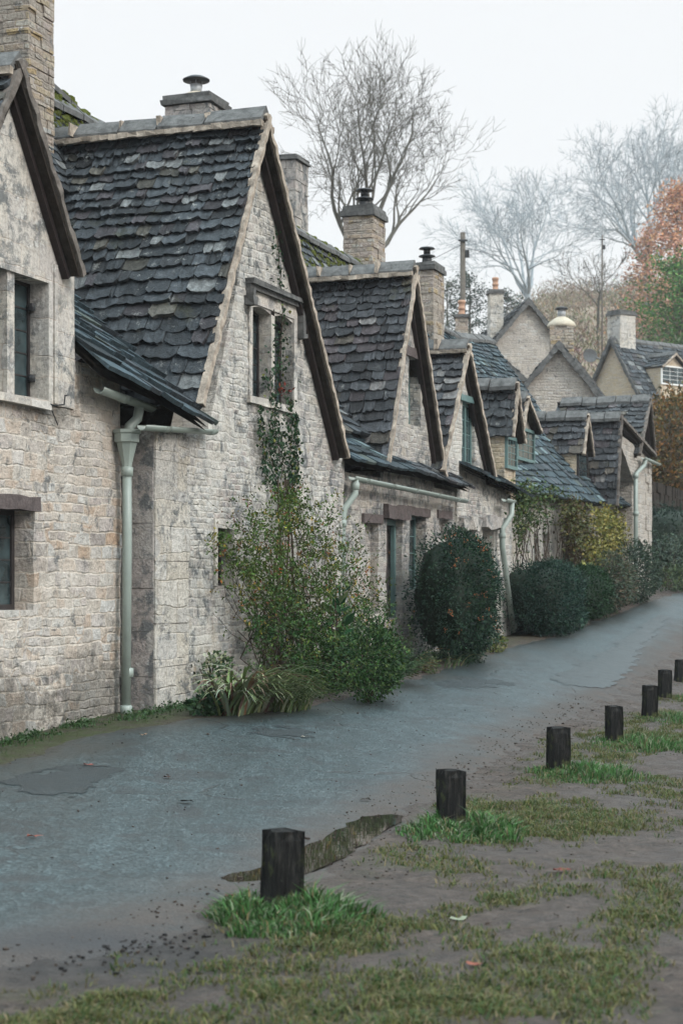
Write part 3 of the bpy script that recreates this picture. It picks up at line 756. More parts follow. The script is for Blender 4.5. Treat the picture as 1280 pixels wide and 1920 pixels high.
slab_stone(C1, 'window_sill', hu[0] - .1, hu[1] + .02, B1 - .07, B1 + .2, hu[2] - .075, hu[2] + .004, M['ashlar'])
window(C1, h_low, B1, .2, 'frame_dark', .05, 2, 4, 2)
slab_stone(C1, 'lintel', h_low[0] - .1, h_low[1] + .09, B1 - .025, B1 + .3, h_low[3] - .005, h_low[3] + .12, M['timber_pale'])
gable_roof(C1, a1, lf1, rf1, B1 - .17, 3.6, 'slate', seg=.6, vmat='verge_stone')
r0 = P(95, 150, 2.8); r1 = P(190, 232, 2.8); zsl = (r1[1] - r0[1]) / (r1[0] - r0[0])
te = r1[0] + .1
ev = P(395, 783, -.3)[1] 
range_roof(C1, tl1, te, [(-.12 + B1, P(140, 672, 0)[1] - .02), (2.0, r0[1] - 2.55), (2.8, r0[1] + zsl * (tl1 - r0[0]))], 'slate', zslope=0, moss=False) if False else None
def main_roof(H, t0, t1, prof0, prof1, mat, e=(.22, .12), w=(.3, .18), moss=False, th=.03, ridge=True):
    """range roof whose levels change between t0 and t1"""
    mb = MB()
    for i in range(len(prof0) - 1):
        a0, a1_ = Vector((t0, *prof0[i])), Vector((t1, *prof1[i])); c0, c1 = Vector((t0, *prof0[i + 1])), Vector((t1, *prof1[i + 1]))
        Ud = (a1_ - a0); W = Ud.length; Ud.normalize(); Vv = (c0 + c1 - a0 - a1_) / 2; Ln = Vv.length; Vv.normalize(); N = Ud.cross(Vv).normalized()
        nu, nv = 14, 5
        for off, flip in ((.03, False), (.07, True)):
            vs = []
            for iv in range(nv + 1):
                for iu in range(nu + 1): vs.append(a0.lerp(a1_, iu / nu).lerp(c0.lerp(c1, iu / nu), iv / nv) - N * off)
            k_ = nu + 1; fs = []
            for iv in range(nv):
                for iu in range(nu): q_ = (iv * k_ + iu, iv * k_ + iu + 1, (iv + 1) * k_ + iu + 1, (iv + 1) * k_ + iu); fs.append(tuple(reversed(q_)) if flip else q_)
            mb.add(vs, fs, (.06, .055, .05), 1)
        sx, sy = U(0, 99), U(0, 99); 
        def pt(u, v, h): 
            f = u / W; return a0.lerp(a1_, f).lerp(c0.lerp(c1, f), v / Ln) + N * (h + .04 * nz(u * .7 + sx, v * .7 + sy))
        v = -.05
        while v < Ln:
            f = max(0, v / Ln); k = (i + f) / (len(prof0) - 1); ee = lerp(e[0], e[1], k) * U(.9, 1.1); u = -U(0, .15)
            while u < W:
                ww = lerp(w[0], w[1], k) * U(.6, 1.5); u0, u1 = max(0, u + .004), min(W, u + ww - .004)
                if u1 - u0 > .03:
                    t_ = th * U(.7, 1.3); lift = t_ * .95 + U(0, .012); vs = []
                    for j in range(5):
                        uu = lerp(u0, u1, j / 4); vb = v + U(-.012, .012) + (.02 if j in (0, 4) else 0)
                        vs += [pt(uu, vb, lift + t_), pt(uu, vb, lift - .012), pt(uu, min(Ln, v + ee * 1.75), .012)]
                    fs = []
                    for j in range(4): q = j * 3; fs += [(q, q + 3, q + 5, q + 2), (q + 1, q + 4, q + 3, q)]
                    fs += [(0, 2, 1), (12, 13, 14)]
                    mb.add(vs, fs, tcol())
                u += ww
            v += ee
    rb0, rz0 = prof0[-1]; rb1, rz1 = prof1[-1]; be = 2 * rb0 - prof0[0][0]
    mb.add([(t0, rb0, rz0), (t1, rb1, rz1), (t1, be, prof1[0][1]), (t0, be, prof0[0][1])], [(0, 1, 2, 3)], (.07, .07, .075), 0)
    r = H.put('roof', mb, [M[mat], M['soffit']])
    if ridge:
        rb = MB(); ridge_run(rb, None, (t0, rb0, rz0 + .03), (t1, rb1, rz1 + .03), .15, .1); H.put('ridge', rb, M['ridge'], r)
    if moss:
        ms = MB()
        for i in range(int((t1 - t0) * 160)):
            f = rnd.random(); db = -abs(rnd.gauss(0, .22)); k = (prof0[-1][1] - prof0[-2][1]) / (prof0[-1][0] - prof0[-2][0])
            p = Vector((lerp(t0, t1, f), rb0 + db, lerp(rz0, rz1, f) + .06 + db * k + .03)); s_ = U(.02, .07)
            ms.lathe(p, [(s_, -.05), (s_ * .9, s_ * .3), (s_ * .4, s_ * .6)], 6)
        tag(H.put('moss', ms, M['moss'], r, True), kind='stuff')
    return r
ze_a, ze_b = P(140, 690, -.05)[1], P(395, 790, -.25)[1]
main_roof(C1, tl1, w138, [(.95, 4.55), (2.0, 5.6), (2.8, r0[1] + .35)], [(.95, 4.55), (2.0, 5.55), (2.8, r0[1] + .1)], 'slate', moss=True)
te1 = P(262, 760, -.05)[0]
main_roof(C1, w138 + .01, te1, [(-.06, ze_a + .05), (2.0, 5.5), (2.8, r0[1] + .05)], [(-.25, lerp(ze_a, ze_b, .45)), (2.0, 5.3), (2.8, r1[1])], 'slate_wet', (.25, .13), (.36, .2), moss=True, th=.035)
ct1 = P(99, 100, 2.4)[0] - .3
chimney(C1, ct1, 2.75, 5.9, r0[1] + 1.75, .6, .74, 'chimney', .12, 'pot')
main_roof(C1, tl1, r0[0], [(2.2, 6.2), (2.95, r0[1] + .25)], [(2.2, 6.2), (2.95, r0[1] + .02)], 'slate', (.13, .1), (.2, .14), moss=True, th=.022)
main_roof(C1, r0[0] + .01, r1[0], [(2.2, 6.2), (2.95, r0[1] + .02)], [(2.3, 6.2), (3.0, r1[1] + .02)], 'slate', (.13, .1), (.2, .14), moss=True, th=.022)
# gutter, hopper and drainpipe of cottage 1
def loc(px, py, b): t, z = P(px, py, b); return (t, b, z)
gA = loc(186, 726, .06); gB = loc(284, 762, .04)
gt1 = gutter_run(C1, gA, gB, .062)
gC = loc(266, 797, -.10); gD = loc(402, 806, -.12)
hx = loc(240, 812, .12)
dp = pipe(C1, [loc(262, 763, .06), loc(258, 785, .08), loc(243, 800, .12), (hx[0], .12, hx[2] - .02)], .05, (), 'drainpipe')
hb = MB(); hz = hx[2]
hb.lathe((hx[0], .13, hz), [(.05, -.34), (.055, -.3), (.095, -.14), (.105, -.10), (.13, -.09), (.13, -.01), (.145, 0), (.145, .03), (.12, .035), (.1, -.02)], 8)
C1.put('hopper', hb, M['pipe'], dp)
pb_ = P(235, 1340, .14)
dp2 = pipe(C1, [(hx[0], .13, hz - .3), (hx[0] + .005, .13, hz - 1.0), (pb_[0], .13, pb_[1])], .047, [(hx[0], .13, hz - .38), (hx[0] + .01, .13, pb_[1] + .42), (pb_[0], .13, pb_[1] + .05)], 'drainpipe')

# ------------------------------------------------------------------ COTTAGE 2 (big gable)
tL2, _ = P(291, 1330, 0); tR2, _ = P(645, 1260, 0)
C2 = House(P(470, 1300, 0)[0], 'stone cottage with the largest gable, ivy and a hooded mullion window')
A2 = P(500, 214, -.17); L2 = P(374, 752, -.17); R2 = P(652, 850, -.17)
wA = P(500, 262, 0); wL = P(388, 775, 0); wR = P(640, 862, 0)
h2 = opening(471, 549, 568, 742, 0); h2s = opening(406, 436, 990, 1098, 0)
ze2 = P(330, 800, 0)[1]
mb = MB()
wall_mesh(mb, [(tL2, zg), (tR2, zg), (tR2, wR[1] - .05), (wA[0], wA[1]), (wL[0], ze2), (tL2, ze2 - .02)], [h2, h2s], 0, .45, .07, .022, 9.0)
mb.bx(tL2 + .01, tL2 + .4, .45, 5.4, zg, ze2 - .1); mb.bx(tR2 - .4, tR2, .45, 5.4, zg, ze2 - .1); mb.bx(tL2, tR2, 5.4, 5.7, zg, ze2 - .1)
C2.put('wall', mb, M['wall_two'])
# big corner stones: shade painted darker on the lichened return, lit front pale
z = interp(ZF, tL2) - .1; i = 0; qb = MB()
while z < ze2 - .08:
    hh = U(.42, .7); hh = min(hh, ze2 - .08 - z)
    w = P(352, 1200, 0)[0] - tL2 + U(-.05, .06)
    qb.bx(tL2 - .026 + U(-.006, .006), tL2 + w, -.024 + U(-.004, .008), .3, z + .002, z + hh - .002, jit=.008)
    z += hh
C2.put('corner_stone', qb, M['quoin_pale'])
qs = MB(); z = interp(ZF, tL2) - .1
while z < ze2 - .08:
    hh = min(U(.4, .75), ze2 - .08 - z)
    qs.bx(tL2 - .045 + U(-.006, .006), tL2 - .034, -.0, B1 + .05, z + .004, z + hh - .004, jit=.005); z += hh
C2.put('shaded_return', qs, M['quoin'])
# gable window: mullioned, hood mould
mx = (h2[0] + h2[1]) / 2
mb = MB(); mb.bx(mx - .055, mx + .055, -.005, .17, h2[2], h2[3] - .05, jit=.004)
for x0, x1 in ((h2[0], mx - .055), (mx + .055, h2[1])):
    # shallow arched heads
    n_ = 6; vs = []; fs = []
    for k in range(n_ + 1):
        x = lerp(x0, x1, k / n_); dz = .05 - .04 * math.sin(math.pi * k / n_)
        vs += [(x, .0, h2[3] - dz), (x, .0, h2[3] + .01), (x, .17, h2[3] - dz), (x, .17, h2[3] + .01)]
    for k in range(n_): q = k * 4; fs += [(q, q + 4, q + 5, q + 1), (q, q + 2, q + 6, q + 4)]
    mb.add(vs, fs)
mb.bx(h2[0] - .1, h2[0], -.018, .2, h2[2], h2[3] + .16, jit=.004); mb.bx(h2[1], h2[1] + .1, -.018, .2, h2[2], h2[3] + .16, jit=.004)
mb.bx(h2[0], h2[1], -.018, .2, h2[3] + .0, h2[3] + .16, jit=.004)
C2.put('window_surround', mb, M['ashlar'])
mb = MB(); hm0, hm1 = h2[0] - .17, h2[1] + .18; zh = h2[3] + .2
mb.bx(hm0, hm1, -.11, .05, zh, zh + .055, jit=.006); mb.bx(hm0 + .01, hm1 - .01, -.065, .05, zh - .05, zh - .003, jit=.005)
mb.bx(hm0, hm0 + .07, -.1, .04, zh - .17, zh - .052, jit=.006); mb.bx(hm1 - .07, hm1, -.1, .04, zh - .36, zh - .052, jit=.006)
mb.box((hm0 + .02, -.06, zh - .2), (.07, .06, .05), jit=.012); mb.box((hm1 - .02, -.06, zh - .39), (.06, .055, .03), jit=.01)
C2.put('hood_mould', mb, M['ridge'])
for x0, x1 in ((h2[0], mx - .055), (mx + .055, h2[1])): window(C2, (x0, x1, h2[2], h2[3] - .03), 0, .15, 'frame_dark', .03, 1, 5, 2)
slab_stone(C2, 'window_sill', h2[0] - .12, h2[1] + .12, -.04, .2, h2[2] - .09, h2[2] - .002, M['ashlar'])
mb = MB(); mb.bx(h2s[0] - .09, h2s[0], -.02, .14, h2s[2], h2s[3] + .1, jit=.004); mb.bx(h2s[1], h2s[1] + .09, -.02, .14, h2s[2], h2s[3] + .1, jit=.004); mb.bx(h2s[0], h2s[1], -.02, .14, h2s[3], h2s[3] + .1, jit=.004)
C2.put('window_surround', mb, M['ashlar']); window(C2, h2s, 0, .13, 'frame_dark', .03, 1, 3, 1)
gable_roof(C2, A2, L2, R2, -.18, 3.25, 'slate', e0=.205, e1=.11, w0=.27, w1=.16, th=.034, seg=.6)
rA = P(560, 456, 2.8); rB = P(665, 496, 2.8)
main_roof(C2, te1 + .01, max(te1 + .3, P(394, 780, -.27)[0]), [(-.25, lerp(ze_a, ze_b, .45)), (2.0, 5.3), (2.8, r1[1])], [(-.28, ze_b - .06), (2.0, 5.25), (2.8, r1[1] - .05)], 'slate_wet', (.25, .13), (.36, .2), th=.035)
main_roof(C2, L2[0] + .92, rB[0] + .2, [(.35, 3.75), (2.0, 5.3), (2.8, r1[1] - .06)], [(.35, 3.6), (2.0, 5.2), (2.8, rB[1])], 'slate', moss=True)
c2t = P(368, 200, 3.2)[0]
chimney(C2, c2t, 3.2, 6.2, P(368, 206, 3.2)[1], .66, .72, 'quoin', .16, 'hood')
chimney(C2, P(531, 330, 3.4)[0] + .1, 3.4, 6.3, P(531, 306, 3.4)[1], .6, .6, 'quoin', .1, None)
chimney(C2, P(683, 440, 2.85)[0], 2.85, 6.7, P(683, 412, 2.85)[1], .72, .56, 'chimney', .2, 'double')
gutter_run(C2, gC, gD, .055)

# ------------------------------------------------------------------ COTTAGE 3
B3 = .10
tL3 = tR2 + .005; tR3 = P(852, 1230, B3)[0]
C3 = House(P(740, 1270, B3)[0], 'stone cottage with narrow pale doorway, long gutter and purple slate gable roof', b0=B3)
A3 = P(779, 499, B3 - .15); L3 = P(748, 880, B3 - .15); R3 = P(836, 888, B3 - .15)
if L3[0] > A3[0] - 1.3: L3 = (A3[0] - 1.35, L3[1])
ze3 = P(760, 905, B3)[1]
h3 = [opening(684, 709, 980, 1150, B3), opening(724, 754, 972, 1160, B3), opening(767, 799, 966, 1105, B3), opening(823, 840, 972, 1010, B3)]
hg3 = opening(765, 787, 668, 795, B3)
wA3 = P(779, 545, B3)
mb = MB()
wall_mesh(mb, [(tL3, zg), (tR3, zg), (tR3, ze3), (R3[0] - .15, ze3), wA3, (L3[0] + .15, ze3), (tL3, ze3)], h3 + [hg3], B3, .45, .09, .02, 14.0)
mb.bx(tL3, tR3, 5.4, 5.7, zg, ze3 - .1)
C3.put('wall', mb, M['wall_three'])
for h in (h3[0], h3[3]):
    nb = MB(); nb.bx(h[0] - .02, h[1] + .02, B3 + .12, B3 + .2, h[2] - .1, h[3] + .02); C3.put('blocked_opening', nb, M['wall_three'])
h = h3[1]; db_ = MB(); db_.bx(h[0], h[0] + .09, B3 + .06, B3 + .16, h[2] - .25, h[3]); db_.bx(h[1] - .07, h[1], B3 + .1, B3 + .16, h[2] - .25, h[3]); db_.bx(h[0] + .09, h[1] - .07, B3 + .1, B3 + .16, h[3] - .08, h[3])
dd = C3.put('door', db_, M['frame_green'])
db_ = MB()
for k in range(5): a_ = lerp(h[0] + .09, h[1] - .07, k / 5); e_ = lerp(h[0] + .09, h[1] - .07, (k + 1) / 5); db_.bx(a_ + .003, e_ - .003, B3 + .2, B3 + .24, h[2] - .25, h[3])
C3.put('door_panel', db_, M['timber_pale'], dd)
window(C3, h3[2], B3, .17, 'frame_green', .04, 1, 4, 3)
window(C3, hg3, B3, .16, 'frame_green', .05, 2, 5, 2)
for i, h in enumerate(h3):
    slab_stone(C3, 'lintel', h[0] - .13, h[1] + .13, B3 - .03 - (.05 if i == 1 else 0), B3 + .3, h[3] + .002, h[3] + (.2 if i == 1 else .13), M['timber_pale'], None, .02 if i == 1 else .008)
slab_stone(C3, 'lintel', hg3[0] - .3, hg3[1] + .3, B3 - .03, B3 + .3, hg3[3] + .002, hg3[3] + .15, M['timber_pale'])
gable_roof(C3, A3, L3, R3, B3 - .15, 3.2, 'slate_warm', e0=.205, e1=.115, w0=.28, w1=.17)
e3 = P(648, 862, B3 - .2)[1]
main_roof(C3, tL3 - .1, A3[0] - .1, [(B3 - .25, e3), (2.0, 4.7), (2.8, rB[1] - .1)], [(B3 - .25, ze3 + .12), (2.0, 4.7), (2.8, rB[1] - .6)], 'slate_wet', (.24, .13), (.34, .2))
rC = P(800, 592, 2.8); rD = P(872, 632, 2.8)
main_roof(C3, A3[0] - .08, tR3 + .1, [(B3 - .25, ze3 + .12), (2.0, 4.7), (2.8, rC[1] + .15)], [(B3 - .25, ze3 + .05), (2.0, 4.6), (2.8, rC[1])], 'slate', moss=True)
chimney(C3, P(800, 550, 2.8)[0], 2.8, 5.6, P(800, 512, 2.8)[1], .75, .5, 'chimney', .16, 'double')
g3a = loc(660, 893, B3 - .2); g3b = loc(872, 912, B3 - .2)
gutter_run(C3, g3a, (g3b[0], g3b[1], g3a[2] - .06), .058)
z3 = interp(ZF, tL3)
pipe(C3, [(g3a[0] + .12, B3 - .2, g3a[2] - .04), (g3a[0] + .12, B3 - .2, g3a[2] - .22), (g3a[0] - .02, B3 - .1, g3a[2] - .42), (g3a[0] - .05, B3 - .08, g3a[2] - .6), (g3a[0] - .05, B3 - .08, z3)], .045, [(g3a[0] + .12, B3 - .2, g3a[2] - .12), (g3a[0] - .05, B3 - .08, g3a[2] - .62)])

# ------------------------------------------------------------------ COTTAGE 4
B4 = .06
tL4 = tR3 + .005; tR4 = P(958, 1190, B4)[0]
C4 = House(P(900, 1210, B4)[0], 'stone cottage with teal leaded gable window over rough stone lintels', b0=B4)
A4 = P(879, 644, B4 - .14); R4 = P(930, 898, B4 - .14); L4 = (2 * A4[0] - R4[0] + .2, R4[1])
ze4 = P(940, 915, B4)[1]; wA4 = P(879, 680, B4)
h4 = [opening(866, 882, 992, 1060, B4), opening(903, 926, 990, 1090, B4)]; hg4 = opening(866, 889, 752, 868, B4)
mb = MB()
wall_mesh(mb, [(tL4, zg), (tR4, zg), (tR4, ze4 - .1), (R4[0] - .1, ze4), wA4, (L4[0] + .1, ze4), (tL4, ze4)], h4 + [hg4], B4, .45, .1, .025, 21.0)
mb.bx(tR4 - .4, tR4, .5, 5.4, zg, ze4 - .15); mb.bx(tL4, tR4, 5.4, 5.7, zg, ze4 - .1)
C4.put('wall', mb, M['wall_two'])
window(C4, hg4, B4, .05, 'frame_green', .05, 2, 4, 3); window(C4, h4[0], B4, .15, 'frame_green', .04, 1, 3, 2); window(C4, h4[1], B4, .25, 'frame_dark', .04, 1, 3, 2)
slab_stone(C4, 'window_head', hg4[0] - .25, hg4[1] + .25, B4 - .06, B4 + .2, hg4[3] + .002, hg4[3] + .1, M['frame_green'])
for h in h4: slab_stone(C4, 'lintel', h[0] - .25, h[1] + .25, B4 - .13, B4 + .3, h[3] + .002, h[3] + .2, M['quoin'], None, .035)
gable_roof(C4, A4, L4, R4, B4 - .14, 3.0, 'slate_warm', e0=.22, e1=.13)
main_roof(C4, tR3 + .11, tR4 + .25, [(B4 - .22, ze4 + .15), (1.9, 4.5), (2.8, rC[1] - .02)], [(B4 - .32, ze4 - .12), (1.9, 4.3), (2.8, rD[1])], 'slate_wet', moss=False)
z4 = interp(ZF, tR4); g4 = loc(952, 937, B4 - .22)
gutter_run(C4, (g4[0] - .25, g4[1], g4[2] + .01), (g4[0] + .35, g4[1], g4[2]), .06, None, False)
q4 = P(962, 1184, B4 - .12)
pipe(C4, [(g4[0] + .25, g4[1], g4[2] - .04), (g4[0] + .22, g4[1], g4[2] - .25), (g4[0] - .05, B4 - .13, g4[2] - .5), (g4[0] - .02, B4 - .12, g4[2] - .8), (q4[0], B4 - .12, q4[1])], .05, [(g4[0] - .02, B4 - .12, g4[2] - .62), (q4[0], B4 - .12, q4[1] + .5), (q4[0], B4 - .12, q4[1] + .1)])

# ------------------------------------------------------------------ COTTAGE 5 (creeper covered, low eaves, dormers)
B5 = .35
tL5 = tR4 + .02; tM = P(1075, 1140, B5)[0]; tR5 = P(1163, 1110, B5)[0]
C5 = House(P(1010, 1160, B5)[0], 'creeper-covered low cottage with two small dormers above dark clipped hedges', b0=B5)
ze5 = P(1010, 935, B5)[1]
h5 = [opening(1000, 1010, 1000, 1060, B5), opening(1018, 1030, 1000, 1100, B5), opening(1052, 1062, 1000, 1075, B5)]
mb = MB(); wall_mesh(mb, [(tL5, zg), (tM, zg), (tM, ze5 + .1), (tL5, ze5)], h5, B5, .4, .16, .02, 30.0); mb.bx(tL5, tM, 5.3, 5.6, zg, ze5)
C5.put('wall', mb, M['quoin_pale'])
window(C5, h5[0], B5, .12, 'frame_green'); window(C5, h5[2], B5, .12, 'frame_dark')
db_ = MB(); db_.bx(h5[1][0], h5[1][1], B5 + .12, B5 + .17, h5[1][2] - .4, h5[1][3]); C5.put('door', db_, M['timber_pale'])
rE = P(924, 640, 3.0); rF = P(985, 690, 2.8)
ze6 = P(1100, 945, B5)[1]
tE = rE[0] - .25; zE = P(924, 642, 3.0)[1]; pm = PB(985, 716, tE); pm2 = PB(1012, 775, tE)
main_roof(C5, tL5 + .24, tM, [(B5 - .25, ze5 + .02), (1.9, 4.4), (2.8, rD[1] - .02)], [(B5 - .25, ze6), (pm2[0], pm2[1] - .05), (3.0, rD[1])], 'slate_wet', (.2, .12), (.28, .18))
A5 = P(957, 717, .1); 
dormer(C5, A5, P(949, 815, .1), P(972, 826, .1), P(965, 880, .1)[1], .1, 2.6, None, 'slate_lich')
A5b = P(978, 742, .7)
dormer(C5, A5b, P(969, 800, .7), P(1004, 806, .7), P(1000, 868, .7)[1], .7, 2.2, None, 'slate', 'frame_green', cheekmat='wall_far')

# ------------------------------------------------------------------ COTTAGE 6 (stone dormer, yellow creeper)
C6 = House(P(1120, 1120, B5)[0], 'creeper-covered low cottage with one stone-sided dormer and yellowing vine', b0=B5)
ze6 = P(1100, 945, B5)[1]
h6 = [opening(1098, 1106, 1000, 1050, B5), opening(1135, 1142, 1000, 1045, B5)]
mb = MB(); wall_mesh(mb, [(tM + .01, zg), (tR5, zg), (tR5, ze6 + .1), (tM + .01, ze6)], h6, B5, .4, .18, .02, 33.0); mb.bx(tM, tR5, 5.3, 5.6, zg, ze6)
C6.put('wall', mb, M['wall_three'])
for h in h6: window(C6, h, B5, .12, 'frame_dark')
main_roof(C6, tM + .01, tE, [(B5 - .25, ze6), (pm2[0], pm2[1] - .05), (3.0, rD[1] + .0)], [(B5 - .25, ze6 + .1), (pm2[0], pm2[1]), (3.0, zE)], 'slate_wet', (.2, .12), (.28, .18))
vm_ = MB()
for q0, q1 in (((pm2[0], pm2[1]), (3.0, zE)), ((B5 - .25, ze6 + .1), (pm2[0], pm2[1]))):
    vv = Vector((0, q1[0] - q0[0], q1[1] - q0[1])).normalized(); verge_strip(vm_, (tE + .04, *q0), (tE + .04, *q1), Vector((1, 0, 0)).cross(vv), (-1, 0, 0), .08, .08)
C6.put('verge', vm_, M['timber'])
main_roof(C6, tE + .01, tR5 + .3, [(B5 - .25, ze6 + .1), (1.9, 5.0), (2.6, 5.9)], [(B5 - .25, ze6 + .1), (1.9, 5.2), (2.6, 6.0)], 'slate_wet', (.2, .12), (.28, .18))
A6 = P(1092, 776, .45)
z6f = P(1088, 848, .45)[1]
dormer(C6, A6, P(1083, 848, .45), P(1103, 852, .45), P(1095, 915, .45)[1], .45, 2.9, None, 'slate_warm', 'frame_dark')

# ------------------------------------------------------------------ COTTAGE 7 (end gable with quoins)
B7 = -.05
tL7 = tR5 + .02; tR7 = P(1219, 1100, B7)[0]
C7 = House(P(1190, 1100, B7)[0], 'end cottage of the row with tall quoined corner and swept verge', b0=B7)
A7 = P(1163, 778, B7 - .15); R7 = P(1226, 848, B7 - .15); L7 = P(1155, 945, B7 - .15)
ze7 = P(1215, 862, B7)[1]
mb = MB(); wall_mesh(mb, [(tL7, zg), (tR7, zg), (tR7, ze7), (A7[0], A7[1] - .3), (tL7, L7[1] + .5)], [], B7, .45, .18, .02, 40.0); mb.bx(tR7 - .4, tR7, .4, 5.4, zg, ze7); mb.bx(tL7, tR7, 5.4, 5.7, zg, ze7)
C7.put('wall', mb, M['wall_far'])
z = zg; i = 0; qb = MB()
while z < ze7 - .1:
    hh = U(.22, .34); w = .75 if i % 2 else .42; qb.bx(tR7 - w, tR7 + .02, B7 - .025, B7 + (.42 if i % 2 else .7), z + .008, z + hh - .008, jit=.008); z += hh; i += 1
C7.put('corner_stone', qb, M['wall_far'])
gable_roof(C7, A7, L7, R7, B7 - .16, 2.3, 'slate_warm', e0=.19, e1=.13, joints=False, vmat='verge_stone')
g7 = loc(1203, 857, B7 - .12); q7 = P(1191, 1100, B7 - .1)
gutter_run(C7, (g7[0], B7 - .14, g7[2]), (tR7 + .35, B7 - .14, g7[2] - .02), .06, None, False)
pipe(C7, [(g7[0] + .3, B7 - .14, g7[2] - .04), (g7[0] + .2, B7 - .12, g7[2] - .2), (q7[0], B7 - .1, g7[2] - .45), (q7[0], B7 - .1, q7[1])], .055, [(q7[0], B7 - .1, g7[2] - .5), (q7[0], B7 - .1, P(1191, 963, B7 - .1)[1])])
# houses that stand at their own angle: x away along the ridge, y to the left, z up
class Free(House):
    def __init__(s, px, Y, ang, zg, label, name='stone_house', group='houses on the slope behind the row', cat='house'):
        s.o = (0, 0, 0); x = (px - CX) / F * Y; s.root = empty(name, (x, Y, zg), label, cat, group, R(90 - ang)); s.zg = zg; s.Y = Y; s.mw = Matrix.Translation((x, Y, zg)) @ Matrix.Rotation(R(90 - ang), 4, 'Z')
    def z(s, py): return CZ + (HY - py) / F * s.Y - s.zg
    def at_px(s, px, y, x0=0, x1=12):
        for i in range(400):
            x = lerp(x0, x1, i / 400); w = s.mw @ Vector((x, y, 0))
            if CX + F * w.x / w.y >= px: return x, w.y
        return x1, w.y
def end_wall(mb, t, pts, th=.4):
    n_ = len(pts); mb.add([(t, p[0], p[1]) for p in pts] + [(t + th, p[0], p[1]) for p in pts], [tuple(range(n_)), tuple(reversed(range(n_, 2 * n_)))] + [(i, n_ + i, n_ + (i + 1) % n_, (i + 1) % n_) for i in range(n_)])
def cross_roof(H, t0, t1, apx, bl, br, zb, mat, e=(.2, .13), w=(.28, .18), tl=True):
    mb = MB(); vm = MB()
    for bb, sg in ((br, -1), (bl, 1)):
        V_ = Vector((0, apx[0] - bb, apx[1] - zb)); Ln = V_.length; V_.normalize(); N = Vector((0, sg * V_.z, abs(V_.y)))
        O = Vector((t0, bb, zb)); slab(mb, O, (1, 0, 0), V_, N, t1 - t0, Ln, .07)
        tiles(mb, O, (1, 0, 0), V_, N, t1 - t0, Ln, None, e[0], e[1], w[0], w[1])
        verge_strip(vm, O, O + V_ * Ln, N, (1, 0, 0), .1, .08)
    r = H.put('roof', mb, [M[mat], M['ridge']]); H.put('verge', vm, M['ridge'], r)
    rb = MB(); ridge_run(rb, None, (t0, apx[0], apx[1]), (t1, apx[0], apx[1])); H.put('ridge', rb, M['ridge'], r)
def gable_house(H, ap, hl, hr, sl, sr, L_, zlow, wall, roof, e=(.2, .13), w=(.28, .18)):
    zl, zr = ap - hl * sl, ap - hr * sr; mb = MB()
    for x in (0, L_ - .4): end_wall(mb, x, [(hl, zl - .05), (hl, zlow), (-hr, zlow), (-hr, zr - .05), (0, ap - .1)])
    mb.bx(.4, L_ - .4, -hr, -hr + .4, zlow, zr - .05); mb.bx(.4, L_ - .4, hl - .4, hl, zlow, zl - .05); H.put('wall', mb, M[wall])
    mb = MB(); vm = MB()
    for bb, zb, sg in ((-hr - .15, zr - .15 * sr, -1), (hl + .15, zl - .15 * sl, 1)):
        V_ = Vector((0, -bb, ap - zb)); Ln = V_.length; V_.normalize(); N = Vector((0, sg * V_.z, abs(V_.y))); O = Vector((-.18, bb, zb))
        slab(mb, O, (1, 0, 0), V_, N, L_ + .3, Ln, .07); tiles(mb, O, (1, 0, 0), V_, N, L_ + .3, Ln, None, e[0], e[1], w[0], w[1]); verge_strip(vm, O, O + V_ * Ln, N, (1, 0, 0), .1, .08)
    r = H.put('roof', mb, [M[roof], M['ridge']]); H.put('verge', vm, M['ridge'], r)
    rb = MB(); ridge_run(rb, None, (-.18, 0, ap), (L_, 0, ap)); H.put('ridge', rb, M['ridge'], r)
C8 = Free(1047, 49, 5.5, 1.4, 'stone cottage with broad plain gable end below a domed round chimney', 'cottage', 'stone cottages of the row', 'cottage')
gable_house(C8, C8.z(646), 2.6, 2.1, 1.2, 1.28, 6, -.5, 'wall_far', 'slate')
chimney(C8, .9, -.1, C8.z(646) - 1.2, C8.z(606), .72, .66, 'chimney', 0, 'dome')
A9 = P(1219, 746, -.2); C9 = House(A9[0], 'last cottage, only its lichened roof slope visible past the quoined end gable', b0=0)
R9 = (A9[0] + .7, P(1222, 850, -.2)[1]); L9 = (A9[0] - 1.5, R9[1] - .1)
mb = MB(); wall_mesh(mb, [(L9[0] + .2, .6), (R9[0] - .2, .6), (R9[0] - .2, R9[1]), (A9[0], A9[1] - .3), (L9[0] + .2, R9[1])], [], 0, .4, .25, .02, 50); C9.put('wall', mb, M['wall_far'])
gable_roof(C9, A9, L9, R9, -.2, 2.3, 'slate_lich', e0=.2, e1=.14, joints=False, vmat='verge_stone')

# ------------------------------------------------------------------ houses up the hill behind
def hill_z(x, y):
    return -1.5 + max(0, y - 46) * .235 * lerp(.6, 1, sstep(.045, .12, x / max(y, 1))) * (1 - .0005 * max(0, y - 46)) + 1.6 * fr(x * .012, y * .012, 3, 3) + max(0, x - 20) * .03
C10 = Free(989, 66, -6, hill_z(7, 66) + 1, 'large grey stone house gable standing higher behind the row')
gable_house(C10, C10.z(563), 3.6, 3.6, 1.22, 1.25, 9, -3, 'wall_far', 'slate_lich', (.26, .18), (.36, .25))
chimney(C10, .6, 1.12, C10.z(640), C10.z(548), .6, .5, 'quoin_pale', .14, 'pot')
C11 = Free(902, 58, 4, hill_z(4.6, 58) + 1, 'low stone outhouse roof between the mossy ridge and grey gable')
gable_house(C11, C11.z(640), 2.2, 1.6, .8, .9, 4, -3, 'wall_warm', 'slate_lich')
chimney(C11, .5, .65, C11.z(650), C11.z(592), .45, .42, 'chimney', .1, 'pot')
